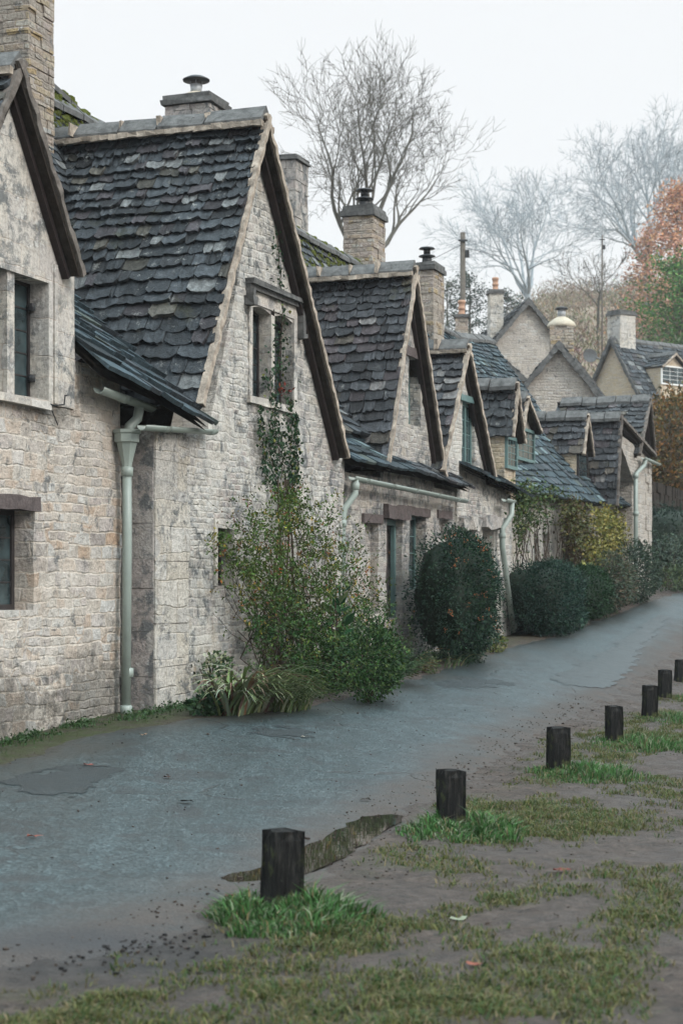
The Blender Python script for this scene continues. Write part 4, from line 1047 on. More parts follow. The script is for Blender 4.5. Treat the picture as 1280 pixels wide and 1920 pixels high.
C12 = Free(1149, 75, 52, hill_z(11, 75) + 1, 'pale gabled house up the lane with white dormer window and satellite dish')
ap12 = C12.z(634); gable_house(C12, ap12, 2.3, 2.3, 1.62, 1.62, 13, -4, 'wall_warm', 'slate', (.24, .2), (.36, .3))
chimney(C12, .55, 0.05, ap12 - .9, C12.z(590), .95, .75, 'quoin_pale', .2, None)
xd, yd = C12.at_px(1262, -1.75); zs_ = CZ + (HY - 722) / F * yd - C12.zg; zt_ = CZ + (HY - 688) / F * yd - C12.zg; za_ = CZ + (HY - 662) / F * yd - C12.zg
dormer(C12, (xd, za_), (xd - .85, zt_), (xd + .85, zt_), zs_, -1.75, 1.8, None, 'slate', 'frame_white', cheekmat='wall_warm')
dsh = MB(); dsh.lathe((0, 0, 0), [(.02, 0), (.2, .025), (.34, .08), (.36, .1), (.33, .09), (.02, .02)], 20)
Mx = Matrix.Rotation(R(62), 4, 'Y') @ Matrix.Rotation(R(-25), 4, 'X'); pd_ = Vector((-.6, .75, C12.z(664))); dsh.v = [tuple(pd_ - (Mx @ Vector(v)) * .85) for v in dsh.v]; dsh.tube([pd_, pd_ + Vector((.65, -.1, -.2))], .03, 6)
C12.put('satellite_dish', dsh, M['steel'], None, True)

# ------------------------------------------------------------------ ground, road, puddle
def axis(segs):
    out = []
    for a, b, st in segs:
        n_ = max(1, round((b - a) / st)); out += [a + (b - a) * i / n_ for i in range(n_)]
    out.append(segs[-1][1]); return out
ts = axis([(-400, -60, 40), (-60, -20, 4), (-20, -16, .5), (-16, -6, .07), (-6, 6, .1), (6, 26, .13), (26, 60, 1.0), (60, 400, 20)])
ns = axis([(-300, -30, 30), (-30, -2, 3), (-2, -.3, .35), (-.3, 3, .12), (3, 7.2, .06), (7.2, 10, .3), (10, 40, 3), (40, 300, 26)])
mb = MB()
for t in ts:
    for n_ in ns:
        p = P0 + D * t + NV * n_
        e = edge(t, n_) if -25 < t < 50 else 1
        z = ground_z(t, n_)
        if e > .04 and t < 48: z -= .05 * sstep(.04, .14, e)
        mossy = sstep(.85, .3, n_) * sstep(-.6, -.2, n_) * sstep(15, 5, t)
        gn = sstep(0, .5, -e if n_ > 2 else 0) * sstep(3.6, 4.3, n_ + .5 * nz(t * .6, n_ * .6)) * sstep(-.25, .3, turf(t, n_)) 
        # dark churned mud beside the road in the near corner
        w = math.exp(-((p.x + 1.05) ** 2 / .5 + (p.y - 7.5) ** 2 / .35))
        mb.v.append((p.x, p.y, z)); mb.c.append((mossy, min(1, gn), min(1, w * 1.3)))
k = len(ns)
for i in range(len(ts) - 1):
    for j in range(k - 1): mb.f.append((i * k + j, i * k + j + 1, (i + 1) * k + j + 1, (i + 1) * k + j)); mb.m.append(0)
mb.f = [tuple(reversed(f)) for f in mb.f]
tag(obj('ground', mb, M['ground'], None, True), 'muddy grass verge and bare earth around the lane', None, None, 'structure')
mb = MB(); ts2 = axis([(-24, -6, .055), (-6, 10, .08), (10, 26, .1), (26, 48, .3)]); kk = 96
for t in ts2:
    a, c = interp(LEFT, t) - .3, interp(RIGHT, t) + .3
    for j in range(kk + 1):
        n_ = lerp(a, c, j / kk); e = edge(t, n_) + .14 * fr(t * 1.5, n_ * 1.5, 1, 4 if t < -4 else 2)
        p = P0 + D * t + NV * n_
        z = base(t, n_) + max(-.05, min(.014, e * .14)) + .007 * fr(t * 1.2, n_ * 1.2, 7, 4)
        near_r = interp(RIGHT, t) - n_; near_l = n_ - interp(LEFT, t)
        mud = sstep(.95, .05, near_r + .25 * fr(t * 1.4, n_ * 1.4, 2))
        if PXMIN < p.x < PXMAX and PYMIN < p.y < PYMAX:
            if inside(PUD, p.x, p.y): z = min(z, PUDZ - .012)
            else: z = base(t, n_) + (z - base(t, n_)) * sstep(0, .3, dist_poly(PUD, p.x, p.y))
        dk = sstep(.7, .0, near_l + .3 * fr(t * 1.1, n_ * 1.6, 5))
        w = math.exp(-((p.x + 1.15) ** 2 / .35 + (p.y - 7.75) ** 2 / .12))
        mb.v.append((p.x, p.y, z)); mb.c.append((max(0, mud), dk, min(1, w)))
k = kk + 1
for i in range(len(ts2) - 1):
    for j in range(kk): mb.f.append((i * k + j, (i + 1) * k + j, (i + 1) * k + j + 1, i * k + j + 1)); mb.m.append(0)
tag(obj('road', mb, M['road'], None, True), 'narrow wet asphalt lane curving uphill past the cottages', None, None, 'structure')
def patch(pxs, lab, dz=.0, st=.12, mat='patch'):
    pts = [G_tn(*q) for q in pxs]; mb = MB(); x0, x1 = min(p[0] for p in pts), max(p[0] for p in pts); y0, y1 = min(p[1] for p in pts), max(p[1] for p in pts)
    wb = .0 if mat == 'patch' else .3; nx = int((x1 - x0) / st) + 2; ny = int((y1 - y0) / st) + 2; idx = {}
    for i in range(nx):
        for j in range(ny):
            t, n_ = x0 + i * st, y0 + j * st
            if inside(pts, t + st / 2 + 1.1 * wb * nz(t * 4, n_ * 4), n_ + st / 2 + wb * nz(n_ * 5, t * 5, 7)):
                q = []
                for a, b2 in ((i, j), (i + 1, j), (i + 1, j + 1), (i, j + 1)):
                    if (a, b2) not in idx:
                        tt, nn = x0 + a * st + st * .6 * nz(a * .7, b2 * .7), y0 + b2 * st + st * .6 * nz(b2 * .7, a * .7, 4); p = P0 + D * tt + NV * nn
                        idx[(a, b2)] = len(mb.v); mb.v.append((p.x, p.y, base(tt, nn) + .014 + .004 * fr(tt * 1.2, nn * 1.2, 7, 3) + .006 + dz)); mb.c.append((1, 1, 1))
                    q.append(idx[(a, b2)])
                mb.f.append(tuple(reversed(q))); mb.m.append(0)
    mb.f = [tuple(reversed(f)) for f in mb.f]
    tag(obj('road_patch', mb, M[mat], None, True), lab, None, None, 'structure')
patch([(1030, 1275), (1110, 1235), (1175, 1195), (1225, 1160), (1255, 1150), (1240, 1175), (1200, 1215), (1180, 1260), (1140, 1292), (1060, 1288)], 'darker strip of newer asphalt along the middle of the lane')
patch([(462, 1372), (500, 1366), (560, 1366), (590, 1374), (580, 1386), (530, 1390), (490, 1384)], 'dark sunken pothole patch below the climbing rose', -.003, .035, 'pothole')
patch([(20, 1462), (90, 1446), (180, 1440), (215, 1450), (190, 1478), (120, 1500), (40, 1492)], 'dark worn patch of tarmac near the close cottage wall', -.003, .04, 'pothole')
patch([(800, 1285), (850, 1276), (930, 1276), (960, 1284), (900, 1292), (830, 1293)], 'wide damp dark stain on the lane past the berry bush', -.003, .06, 'pothole')
mb = MB(); pts = []
for i in range(len(PUD)):
    a, c = PUD[i], PUD[(i + 1) % len(PUD)]
    for j in range(5):
        q = a.lerp(c, j / 5); q.z = PUDZ; d = Vector((nz(q.x * 5, q.y * 5), nz(q.y * 5, q.x * 5, 3), 0)) * .06; pts.append(q + d)
# water sheet a little wider than the hollow, the banks trim it
cen = sum(pts, Vector()) / len(pts)
V_, E_, F_, *_q = delaunay_2d_cdt([Vector((p.x + (p.x - cen.x) * .02, p.y + (p.y - cen.y) * .03)) for p in pts], [(i, (i + 1) % len(pts)) for i in range(len(pts))], [], 1, 1e-5)
mb.add([(p.x, p.y, PUDZ + .002) for p in V_], [tuple(f) for f in F_])
tag(obj('puddle_water', mb, M['water']), 'long brown puddle at the lane edge reflecting the cottages', None, None, 'structure')
# hillside
mb = MB(); xs = axis([(-260, -80, 20), (-80, 140, 5), (140, 300, 20)]); ys = axis([(46, 120, 4), (120, 430, 10)])
for y in ys:
    for x in xs: mb.v.append((x, y, hill_z(x, y))); mb.c.append((1, 1, 1))
k = len(xs)
for i in range(len(ys) - 1):
    for j in range(k - 1): mb.f.append((i * k + j, i * k + j + 1, (i + 1) * k + j + 1, (i + 1) * k + j)); mb.m.append(0)
tag(obj('hillside', mb, M['hill'], None, True), 'brown winter hillside rising behind the cottages', None, None, 'structure')

# ------------------------------------------------------------------ posts and tufts
def rough_post(w, h, seed):
    mb = MB(); k = 10; hw = w / 2
    for i in range(k + 1):
        z = -.12 + (h + .12) * i / k; tp = 1 + .03 * (1 - i / k); cham = .014 if i < k else .03
        ring = []
        for (sx, sy) in ((1, 1), (-1, 1), (-1, -1), (1, -1)):
            for (ax, ay) in (((1, -1), (-1, 1)) if sx * sy > 0 else ((-1, 1), (1, -1))):
                ring.append((sx * (hw - (cham if ax * sx < 0 or (ax < 0 and sx > 0) or (ax > 0 and sx < 0) else 0)), sy * (hw - (cham if (ay < 0 and sy > 0) or (ay > 0 and sy < 0) else 0))))
        an = [math.atan2(q[1], q[0]) for q in ring]; ring = [q for _, q in sorted(zip(an, ring))]
        for x, y in ring:
            o = .006 * nz(x * 20 + seed, y * 20, z * 6); mb.v.append((x * tp + o, y * tp + .006 * nz(y * 20, x * 20 + seed, z * 6), z + (.012 * nz(x * 14 + seed, y * 14) if i == k else 0))); mb.c.append((1, 1, 1))
    for i in range(k):
        for j in range(8): mb.f.append((i * 8 + j, i * 8 + (j + 1) % 8, i * 8 + 8 + (j + 1) % 8, i * 8 + 8 + j)); mb.m.append(0)
    o = len(mb.v); mb.v.append((0, 0, h + .012)); mb.c.append((1, 1, 1)); e = k * 8
    for j in range(8): mb.f.append((e + j, e + (j + 1) % 8, o)); mb.m.append(0)
    return mb
POST_LAB = ['tallest-looking dark square timber post beside the puddle', 'dark timber post with pale lichen edge, just past the puddle end', 'dark timber post third along the verge, on a broad grass mound', 'dark timber post fourth along the verge, tilted slightly', 'dark timber post fifth along the verge, sixth just behind it', 'narrow dark timber post sixth along the verge, before the cut-off one', 'dark timber post cut off by the photo edge']
for i, (p, q) in enumerate(zip(POSTS, POSTS_PX)):
    h = q[2] / F * p.y + .0; w = q[3] / F * p.y * (.86 if i < 2 else .9)
    o = obj('wooden_post', rough_post(w, h, i * 3.7), M['post']); o.location = (p.x, p.y, gw(p.x, p.y)); o.rotation_euler = (U(-.04, .04), U(-.05, .05), R([28, 24, 15, 12, 10, 8, 5][i]))
    tag(o, POST_LAB[i], 'post', 'timber posts along the verge')
def gcol():
    k = rnd.random(); g_ = U(.5, 1.25)
    if k < .14: return (.23 * g_, .26 * g_, .17 * g_)
    if k < .24: return (.21 * g_, .17 * g_, .09 * g_)
    if k < .5: return (.035 * g_, .075 * g_, .022 * g_)
    return (.075 * g_, .175 * g_, .055 * g_)
TUFT = [((-.36, .50), (-.62, .10), 5200, .17), ((-.36, .5), (-.62, .16), 3600, .15), ((-.32, .75), (-.8, .16), 3200, .13), ((-.36, .8), (-1.0, .2), 2600, .13), ((-.3, .9), (-1.0, .2), 2000, .12), ((-.1, .9), (-.8, .3), 1100, .11), ((-.1, .7), (-.8, .3), 700, .11)]
TUFT_LAB = ['bright grass tuft at the foot of the post beside the puddle', 'grass tuft around the post with the pale lichen edge', 'broad grass tuft around the third post', 'wide low grass tuft around the fourth post', 'grass tuft around the fifth post', 'small grass tuft around the sixth post', 'grass tuft at the post cut off by the photo edge']
for i, p in enumerate(POSTS):
    (x0, x1), (y0, y1), cnt, hh = TUFT[i]; mb = MB()
    for k in range(cnt):
        while True:
            dx, dy = U(x0, x1), U(y0 * 1.6, y1 * 1.6); f = ((dx - (x0 + x1) / 2) / ((x1 - x0) / 2)) ** 2 + ((dy - (y0 + y1) / 2) / ((y1 - y0) * .8)) ** 2
            if f < .85 + 1.3 * nz(dx * 4.5 + i * 7, dy * 4.5) and U(0, 1) > f * .75: break
        x, y = p.x + dx, p.y + dy; h = hh * U(.25, 1.2) * (1.15 - .8 * min(1, f)) * (.8 + .7 * nz(dx * 7 + i, dy * 7, 3))
        if dy < -.02 and abs(dx) < .14: h *= .55
        mb.blade((x - p.x, y - p.y, gw(x, y) - gw(p.x, p.y) - .01), h, U(.006, .013), Vector((U(-1, 1) + .8 * dx, U(-1, 1) + .5 * dy, 0)) * h * U(.3, 1.1), gcol())
    o = obj('grass_tuft', mb, M['grass']); o.location = (p.x, p.y, gw(p.x, p.y)); tag(o, TUFT_LAB[i], 'grass tuft', 'grass tufts at the posts')
# thin turf on the mud
mb = MB(); cnt = 0
while cnt < 74000:
    f = rnd.random() ** 1.7; t = lerp(-16, 10, f); n_ = U(3.3, 8.2)
    w = P0 + D * t + NV * n_
    if w.y < 5.4 or abs(w.x / w.y) > .2 + .02: 
        if rnd.random() < .98: continue
    e = -edge(t, n_)
    if e < .12: continue
    d = turf(t, n_) + min(0, e - .7) * .9 + .02
    if n_ < 3.9 + .4 * nz(t, 5): d -= .25
    if d < U(-.42, .62) + .17: cnt += .02; continue
    h = U(.012, .05) * (1 + max(0, d) * .8)
    k = rnd.random(); g_ = U(.5, 1.1)
    c = (.13 * g_, .135 * g_, .048 * g_) if k < .5 else ((.06 * g_, .105 * g_, .035 * g_) if k < .8 else (.19 * g_, .15 * g_, .085 * g_))
    mb.blade((w.x, w.y, gw(w.x, w.y) - .004), h, U(.004, .010), Vector((U(-1, 1), U(-1, 1), 0)) * h * 1.3, c, 1.0); cnt += 1
tag(obj('grass', mb, M['grass']), 'thin trampled turf on the muddy verge', None, None, 'stuff')
# low weeds and moss tufts along the wall foot
mb = MB()
for k in range(5200):
    t = U(-8.5, -1.2) if k % 3 else U(-8.5, 4.0); n_ = abs(rnd.gauss(0, .16)) - .22 + (.02 if t < -4.5 else .25)
    if t < -4.0: n_ = -.2 + abs(rnd.gauss(0, .15))
    if fr(t * 1.5, 2.0, 3) + .15 < 0: continue
    w = P0 + D * t + NV * n_; z = gw(w.x, w.y); h = U(.02, .09)
    g_ = U(.6, 1.2)
    if k % 2: mb.blade((w.x, w.y, z - .01), h, .007, Vector((U(-1, 1), U(-1, 1), 0)) * h * .7, (.05 * g_, .1 * g_, .035 * g_))
    else: mb.leaf((w.x, w.y, z + U(0, h)), U(.02, .045), (.045 * g_, .085 * g_, .035 * g_), None, .7)
tag(obj('weeds', mb, M['grass']), 'low weeds and tufts along the cottage wall foot', None, None, 'stuff')
# clods, grit
mb = MB()
for k in range(2400):
    t = U(-16, 4); e = U(-.5, .35) if k % 2 else -U(0, 3.5); n_ = interp(RIGHT, t) - e
    if k % 6 == 0: n_ = U(interp(LEFT, t), interp(RIGHT, t))
    w = P0 + D * t + NV * n_; s_ = U(.002, .007) * (1.8 if rnd.random() < .06 else 1); g_ = U(.5, 1.3)
    mb.box((w.x, w.y, (gw(w.x, w.y) if edge(t, n_) < 0 else base(t, n_) + .014) + s_ * .3), (s_, s_ * U(.6, 1), s_ * .6), Matrix.Rotation(U(0, 6), 3, 'Z'), (.06 * g_, .046 * g_, .038 * g_), 0, s_ * .35)
# churned lump by the road
for k in range(260):
    x, y = rnd.gauss(-1.02, .32), rnd.gauss(7.72, .24); s_ = U(.002, .009); g_ = U(.4, 1.1)
    t, b, _ = W2L(Vector((x, y, 0))); mb.box((x, y, max(gw(x, y), base(t, -b)) + s_ * .4), (s_, s_ * U(.5, 1), s_ * .6), Matrix.Rotation(U(0, 6), 3, 'Z'), (.034 * g_, .031 * g_, .031 * g_), 0, s_ * .4)
tag(obj('soil_clods', mb, M['leaf']), 'crumbs of mud and grit scattered along the lane edge', None, None, 'stuff')
# fallen leaves
LEAVES = [(893, 1815, (.22, .075, .05), 'red leaf lying on the mud near the bottom of the verge'), (62, 1578, (.22, .07, .05), 'red-brown leaf flattened on the lane near the picture edge'), (350, 1511, (.03, .026, .024), 'dark curled leaf lying mid-lane below the drainpipe'), (685, 1507, (.03, .024, .02), 'dark leaf on the lane just above the puddle'), (1052, 1638, (.16, .04, .03), 'small dark red leaf on the turf right of the second post'), (268, 1384, (.26, .17, .11), 'tan leaf on the mossy edge below the drainpipe'), (440, 1690, (.12, .06, .04), 'brown twiggy leaf at the lane edge beside the near tuft'), (858, 1726, (.22, .24, .17), 'pale green leaf lying on the bare mud'), (572, 1388, (.3, .27, .22), 'pale leaf in the pothole below the climbing rose'), (165, 1440, (.28, .07, .05), 'bright red leaf at the patched lane edge below the near cottage'), (315, 1464, (.05, .03, .025), 'small black leaf on the lane above the curled one')]
for (px, py, c, lab) in LEAVES:
    p = G(px, py); mb = MB(); s_ = U(.05, .075); an = U(0, 6)
    vs = [(0, 0, .012)]; n_ = 11
    for k in range(n_):
        a_ = 2 * math.pi * k / n_ + an; r_ = s_ * (.55 + .45 * abs(math.cos(a_ * 2.5))) * (1.2 if k == 0 else .8); vs.append((r_ * math.cos(a_), r_ * math.sin(a_) * .6, .006 + U(0, .018)))
    mb.add(vs, [(0, 1 + k, 1 + (k + 1) % n_) for k in range(n_)], c)
    t, b, _ = W2L(p)
    o = obj('fallen_leaf', mb, M['leaf']); o.location = (p.x, p.y, (gw(p.x, p.y) if edge(t, -b) < .02 else base(t, -b) + .016)); tag(o, lab, 'leaf', 'fallen leaves')

# ------------------------------------------------------------------ plants by the walls
def wp(px, py, n_): t, z = P(px, py, -n_); return L2W(t, -n_, z)
def vcol(base_, var=.35, alt=None, pa=.12):
    if alt and rnd.random() < pa: base_ = alt
    g_ = U(1 - var, 1 + var); return (base_[0] * g_ * U(.85, 1.15), base_[1] * g_, base_[2] * g_ * U(.8, 1.2))
def plant(name, org, label, cat, group=None): return empty(name, org, label, cat, group)
def finish(root, name, mb, mat, smooth=False): return obj(name, shift(mb, root.location), mat, root, smooth)
def stem_path(a, c, wob, k=10):
    a, c = Vector(a), Vector(c); s1, s2 = U(0, 50), U(0, 50); L_ = (c - a).length
    return [a.lerp(c, i / k) + Vector((nz(i * .45 + s1, s2), nz(i * .45 + s2, s1, 4), nz(i * .4, s1, s2) * .5)) * wob * L_ * math.sin(math.pi * min(.97, i / k + .12)) for i in range(k + 1)]

# climbing rose on cottage 2
org = G(560, 1318); org.z = gw(org.x, org.y)
rose = plant('climbing_rose', org, 'tall sprawling climbing rose with green and yellow leaves against the largest gable', 'climbing plant')
sm, lm = MB(), MB()
GR, YL, DK, RD = (.06, .098, .022), (.24, .19, .035), (.02, .04, .015), (.2, .075, .03)
blobs = [(540, 960, 45, 260, .2), (500, 1000, 60, 330, .25), (590, 1000, 60, 380, .25), (455, 1040, 55, 330, .2), (560, 1090, 80, 800, .35), (640, 1060, 55, 330, .25), (500, 1120, 60, 380, .3), (620, 1150, 75, 700, .45), (690, 1110, 45, 200, .35), (560, 1190, 80, 900, .5), (660, 1210, 75, 900, .6), (610, 1260, 70, 900, .7), (690, 1265, 60, 700, .75), (480, 1060, 30, 160, .2), (495, 1180, 28, 260, .25), (430, 1030, 30, 110, .15), (700, 1170, 45, 220, .4), (545, 930, 22, 160, .1), (600, 1290, 40, 500, .5), (720, 1220, 35, 150, .5)]
roots = [wp(x, 1318, n_) for x, n_ in ((500, .25), (520, .2), (545, .3), (575, .3), (600, .4), (640, .4), (560, .2))]
for r_ in roots: r_.z = interp(ZF, 1) - .05
for (bx_, by_, rad, cnt, n_) in blobs:
    for s_ in range(7):
        e = wp(bx_ + rnd.gauss(0, rad * .7), by_ + rnd.gauss(0, rad * .6), n_ + U(-.12, .15)); a = rnd.choice(roots)
        path = stem_path(a, e, .16, 9); sm.tube(path, [lerp(.009, .002, i / 9) for i in range(10)], 4, cap=False)
        for q in path[4:]:
            for k in range(2): lm.leaf(q + Vector((U(-.05, .05), U(-.05, .05), U(-.05, .05))), U(.02, .045), vcol(GR, .4, YL, .15))
    warm = 0.35 if (bx_ > 640 and by_ < 1190) else .1
    for k in range(int(cnt * .62)):
        ctr = wp(bx_ + rnd.gauss(0, rad * .55), by_ + rnd.gauss(0, rad * .6), max(.04, n_ + rnd.gauss(0, .11)))
        if fr(ctr.x * 4, ctr.y * 4, ctr.z * 4, 3) < -.3: continue
        cc = vcol(GR, .45, YL, .07) if rnd.random() > warm * .3 else vcol(RD, .4)
        if by_ > 1150: cc = vcol((.032, .07, .02), .55, (.10, .14, .035), .10)  # deep shadow of the lower mass put into darker leaf colours
        ax = Vector((U(-1, 1), U(-1, 1), U(-1, .6))).normalized()
        for i_ in range(5):
            q = ctr + ax * (i_ - 2) * .022 + Vector((U(-.02, .02), U(-.02, .02), U(-.02, .02))); q.z = max(q.z, gw(q.x, q.y) + .02)
            lm.leaf(q, U(.028, .06), (cc[0] * U(.8, 1.2), cc[1] * U(.8, 1.2), cc[2]), ax * .5 + Vector((U(-1, 1), U(-1, 1), U(-1, 1))), .5)
for s_ in range(60):   # loose arching whips
    a = wp(U(480, 680), U(1000, 1200), U(.1, .5)); e = a + Vector((U(-.7, .9), U(-.5, .2), U(-.5, .55)))
    path = stem_path(a, e, .2, 7); sm.tube(path, [lerp(.004, .0015, i / 7) for i in range(8)], 3, cap=False)
    for q in path[2:]: lm.leaf(q, U(.02, .035), vcol(GR, .4, RD, .4))
for x in (505, 520, 548, 556):
    path = stem_path(wp(x, 1310, .2), wp(540 + U(-20, 20), 900, .08), .05, 12); sm.tube(path, [lerp(.022, .01, i / 12) for i in range(13)], 6, cap=False)
finish(rose, 'stem', sm, M['stem']); finish(rose, 'foliage', lm, M['leaf'])
# ivy up the gable
org = wp(545, 905, .02); ivy = plant('ivy', org, 'narrow dark ivy climbing the gable beside the mullion window', 'ivy')
sm, lm = MB(), MB()
strands = [([(540, 930), (530, 860), (515, 780), (520, 700), (527, 640), (530, 580), (524, 500), (520, 425)], 11), ([(520, 930), (508, 860), (512, 760), (505, 690)], 7), ([(548, 930), (545, 850), (548, 780), (540, 745)], 6), ([(500, 900), (492, 820), (488, 760)], 3), ([(556, 900), (558, 830), (552, 770)], 3), ([(530, 900), (522, 840), (516, 800)], 12)]
for ps, w_ in strands:
    pts = []
    for (x0, y0), (x1, y1) in zip(ps, ps[1:]):
        for k in range(14): pts.append((lerp(x0, x1, k / 14) + rnd.gauss(0, 1.2), lerp(y0, y1, k / 14)))
    sm.tube([wp(x, y, .025) for x, y in pts], .006, 4, cap=False)
    for (x, y) in pts:
        dens = 1.0 if y > 640 else .5
        for k in range(int(6 * dens * (1.2 if y > 800 else 1))):
            q = wp(x + rnd.gauss(0, w_ * (1.2 if 640 < y < 740 or y > 800 else .6)), y + rnd.gauss(0, 5), U(.02, .07)); lm.leaf(q, U(.025, .06), vcol((.022, .05, .022), .5, (.11, .12, .03), .06), Vector((U(-.6, .6), U(-.6, .2), U(-1, .2))), .8)
for k in range(26):
    q = wp(rnd.gauss(533, 5), rnd.gauss(732, 5), .06); lm.leaf(q, .06, vcol((.16, .03, .02)), None, .5)
finish(ivy, 'stem', sm, M['stem']); finish(ivy, 'foliage', lm, M['leaf'])
# strap-leaved clump
def strap_clump(org, cnt, ln, cols, label, spread=.45, wide=.02):
    r_ = plant('strap_leaf_plant', org, label, 'plant'); mb = MB()
    for k in range(cnt):
        an = U(0, 6.283); st = Vector((U(-spread, spread), U(-.12, .12), 0)); q0 = Vector(org) + D * st.x + NV * st.y
        L_ = ln * U(.6, 1.15); dr = D * U(-.9, .6) * .8 + NV * U(-.15, .9); dr = dr.normalized() if dr.length > .01 else NV
        w_ = wide * U(.6, 1.2); c = vcol(rnd.choice(cols), .3); sd = dr.cross(Vector((0, 0, 1))) * w_ * .5; vs = []; n_ = 7; p = Vector(q0); el = U(.9, 1.35)
        for i in range(n_ + 1):
            f = i / n_; ww = sd * (1 - f ** 2.5) * (1.0 if i else .6); vs += [p - ww, p + ww + Vector((0, 0, .004))]
            a_ = el - 1.9 * f ** 1.3 * U(.95, 1.05); p = p + (dr * math.cos(a_) + Vector((0, 0, math.sin(a_)))) * L_ / n_
            p.z = max(p.z, gw(p.x, p.y) + .012)
        mb.add(vs, [(2 * i, 2 * i + 1, 2 * i + 3, 2 * i + 2) for i in range(n_)], c)
    finish(r_, 'foliage', mb, M['leaf'])
org = G(462, 1336); org.z = gw(org.x, org.y) - .02
strap_clump(org, 330, .85, [(.14, .19, .08), (.22, .27, .15), (.09, .14, .05), (.17, .10, .07), (.30, .33, .22)], 'arching strap-leaved plant at the foot of the climbing rose', .5, .036)
org = G(545, 1334); org.z = gw(org.x, org.y) - .02
strap_clump(org, 110, .7, [(.10, .14, .05), (.20, .22, .13), (.06, .09, .03)], 'smaller strap-leaved plant under the dense part of the rose', .3, .02)
def leaf_shrub(name, org, label, dims, cnt, size, cols, wid=.6, body=False, bodycol=(.012, .02, .012), berries=0, cat='shrub', group=None, stems=8, rough=.22, flat=.0, ell=1.0):
    """rounded shrub in the row frame: dims = half sizes along t, b, and full height"""
    r_ = plant(name, org, label, cat, group); mb = MB(); sm = MB(); bm = MB(); o = Vector(org); sd = U(0, 99)
    def surf(th_, ph, k=1.0):
        d = Vector((math.cos(th_) * math.cos(ph), math.sin(th_) * math.cos(ph), math.sin(ph)))
        e = 1.0 / (abs(d.x) ** (2 * ell) + abs(d.y) ** (2 * ell) + abs(d.z) ** (2 * ell)) ** (1 / (2 * ell))
        rr = k * e * (1 + rough * fr(d.x * 1.8 + sd, d.y * 1.8, d.z * 1.8, 4))
        return o + (D * d.x * dims[0] - NV * d.y * dims[1]) * rr + Vector((0, 0, dims[2] * .5 * (1 + d.z * rr))), d
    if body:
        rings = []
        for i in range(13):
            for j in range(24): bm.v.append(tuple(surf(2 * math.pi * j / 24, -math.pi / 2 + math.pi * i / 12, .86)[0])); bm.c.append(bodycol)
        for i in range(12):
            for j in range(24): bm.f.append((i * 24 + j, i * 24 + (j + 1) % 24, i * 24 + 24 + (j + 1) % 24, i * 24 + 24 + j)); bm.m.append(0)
    for k in range(cnt):
        th_, sp = U(0, 2 * math.pi), U(-1, 1); ph = math.asin(sp); kk = (U(.84, 1.06) + (U(0, .16) if rnd.random() < .12 else 0) if body else 1 - abs(rnd.gauss(0, .3)))
        if th_ < math.pi and rnd.random() < .6: th_ += math.pi          # fuller on the side towards the lane
        q, d = surf(th_, ph, kk)
        if q.z < gw(q.x, q.y): q.z = gw(q.x, q.y) + U(0, .1)
        dw = D * d.x - NV * d.y + Vector((0, 0, d.z)); dirv = dw * .8 + Vector((U(-1, 1), U(-1, 1), U(-1, 1))) * .9
        mb.leaf(q, size * U(.6, 1.25), vcol(rnd.choice(cols), .35), dirv, wid)
    for k in range(stems):
        e, _ = surf(U(0, 6.28), U(.1, 1.3), .8); sm.tube(stem_path(o + D * U(-.1, .1) * dims[0], e, .12, 6), [lerp(.012, .004, i / 6) for i in range(7)], 4, cap=False)
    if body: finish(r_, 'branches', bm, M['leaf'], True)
    elif stems: finish(r_, 'branches', sm, M['stem'])
    finish(r_, 'foliage', mb, M['leaf'])
    if berries:
        bb = MB()
        for k in range(berries):
            q, d = surf(U(math.pi, 2 * math.pi), U(-.5, 1.2), 1.0)
            for j in range(rnd.randint(3, 9)):
                p_ = q + Vector((U(-.04, .04), U(-.04, .04), U(-.03, .03))); s_ = U(.006, .010); bb.lathe(p_, [(s_ * .5, -s_ * .8), (s_, 0), (s_ * .5, s_ * .8)], 5)
        tag(finish(r_, 'berries', bb, M['berry'], True), kind='stuff')
    return r_
def at_ground(px, py): p = G(px, py); p.z = gw(p.x, p.y) - .03; return p
leaf_shrub('variegated_shrub', at_ground(402, 1315), 'cream-edged variegated shrub at the corner of the largest gable', (.3, .2, .58), 520, .055, [(.28, .30, .2), (.05, .09, .04), (.34, .34, .24), (.04, .07, .035), (.08, .12, .06)], .75)
leaf_shrub('low_leafy_plant', at_ground(385, 1340), 'dark low leafy plant below the variegated shrub', (.28, .14, .22), 260, .07, [(.025, .05, .025), (.035, .075, .035)], .75)
leaf_shrub('green_shrub', at_ground(688, 1318), 'lush dark green shrub at the lane edge beside the climbing rose', (.75, .38, .95), 4200, .05, [(.022, .055, .018), (.03, .075, .02), (.016, .035, .014), (.06, .10, .03)], .5)
leaf_shrub('broad_leaf_plant', at_ground(632, 1290), 'plant with broad glossy leaves in front of the rose', (.16, .12, 1.25), 70, .2, [(.02, .06, .03), (.12, .18, .08), (.03, .085, .03)], .4)
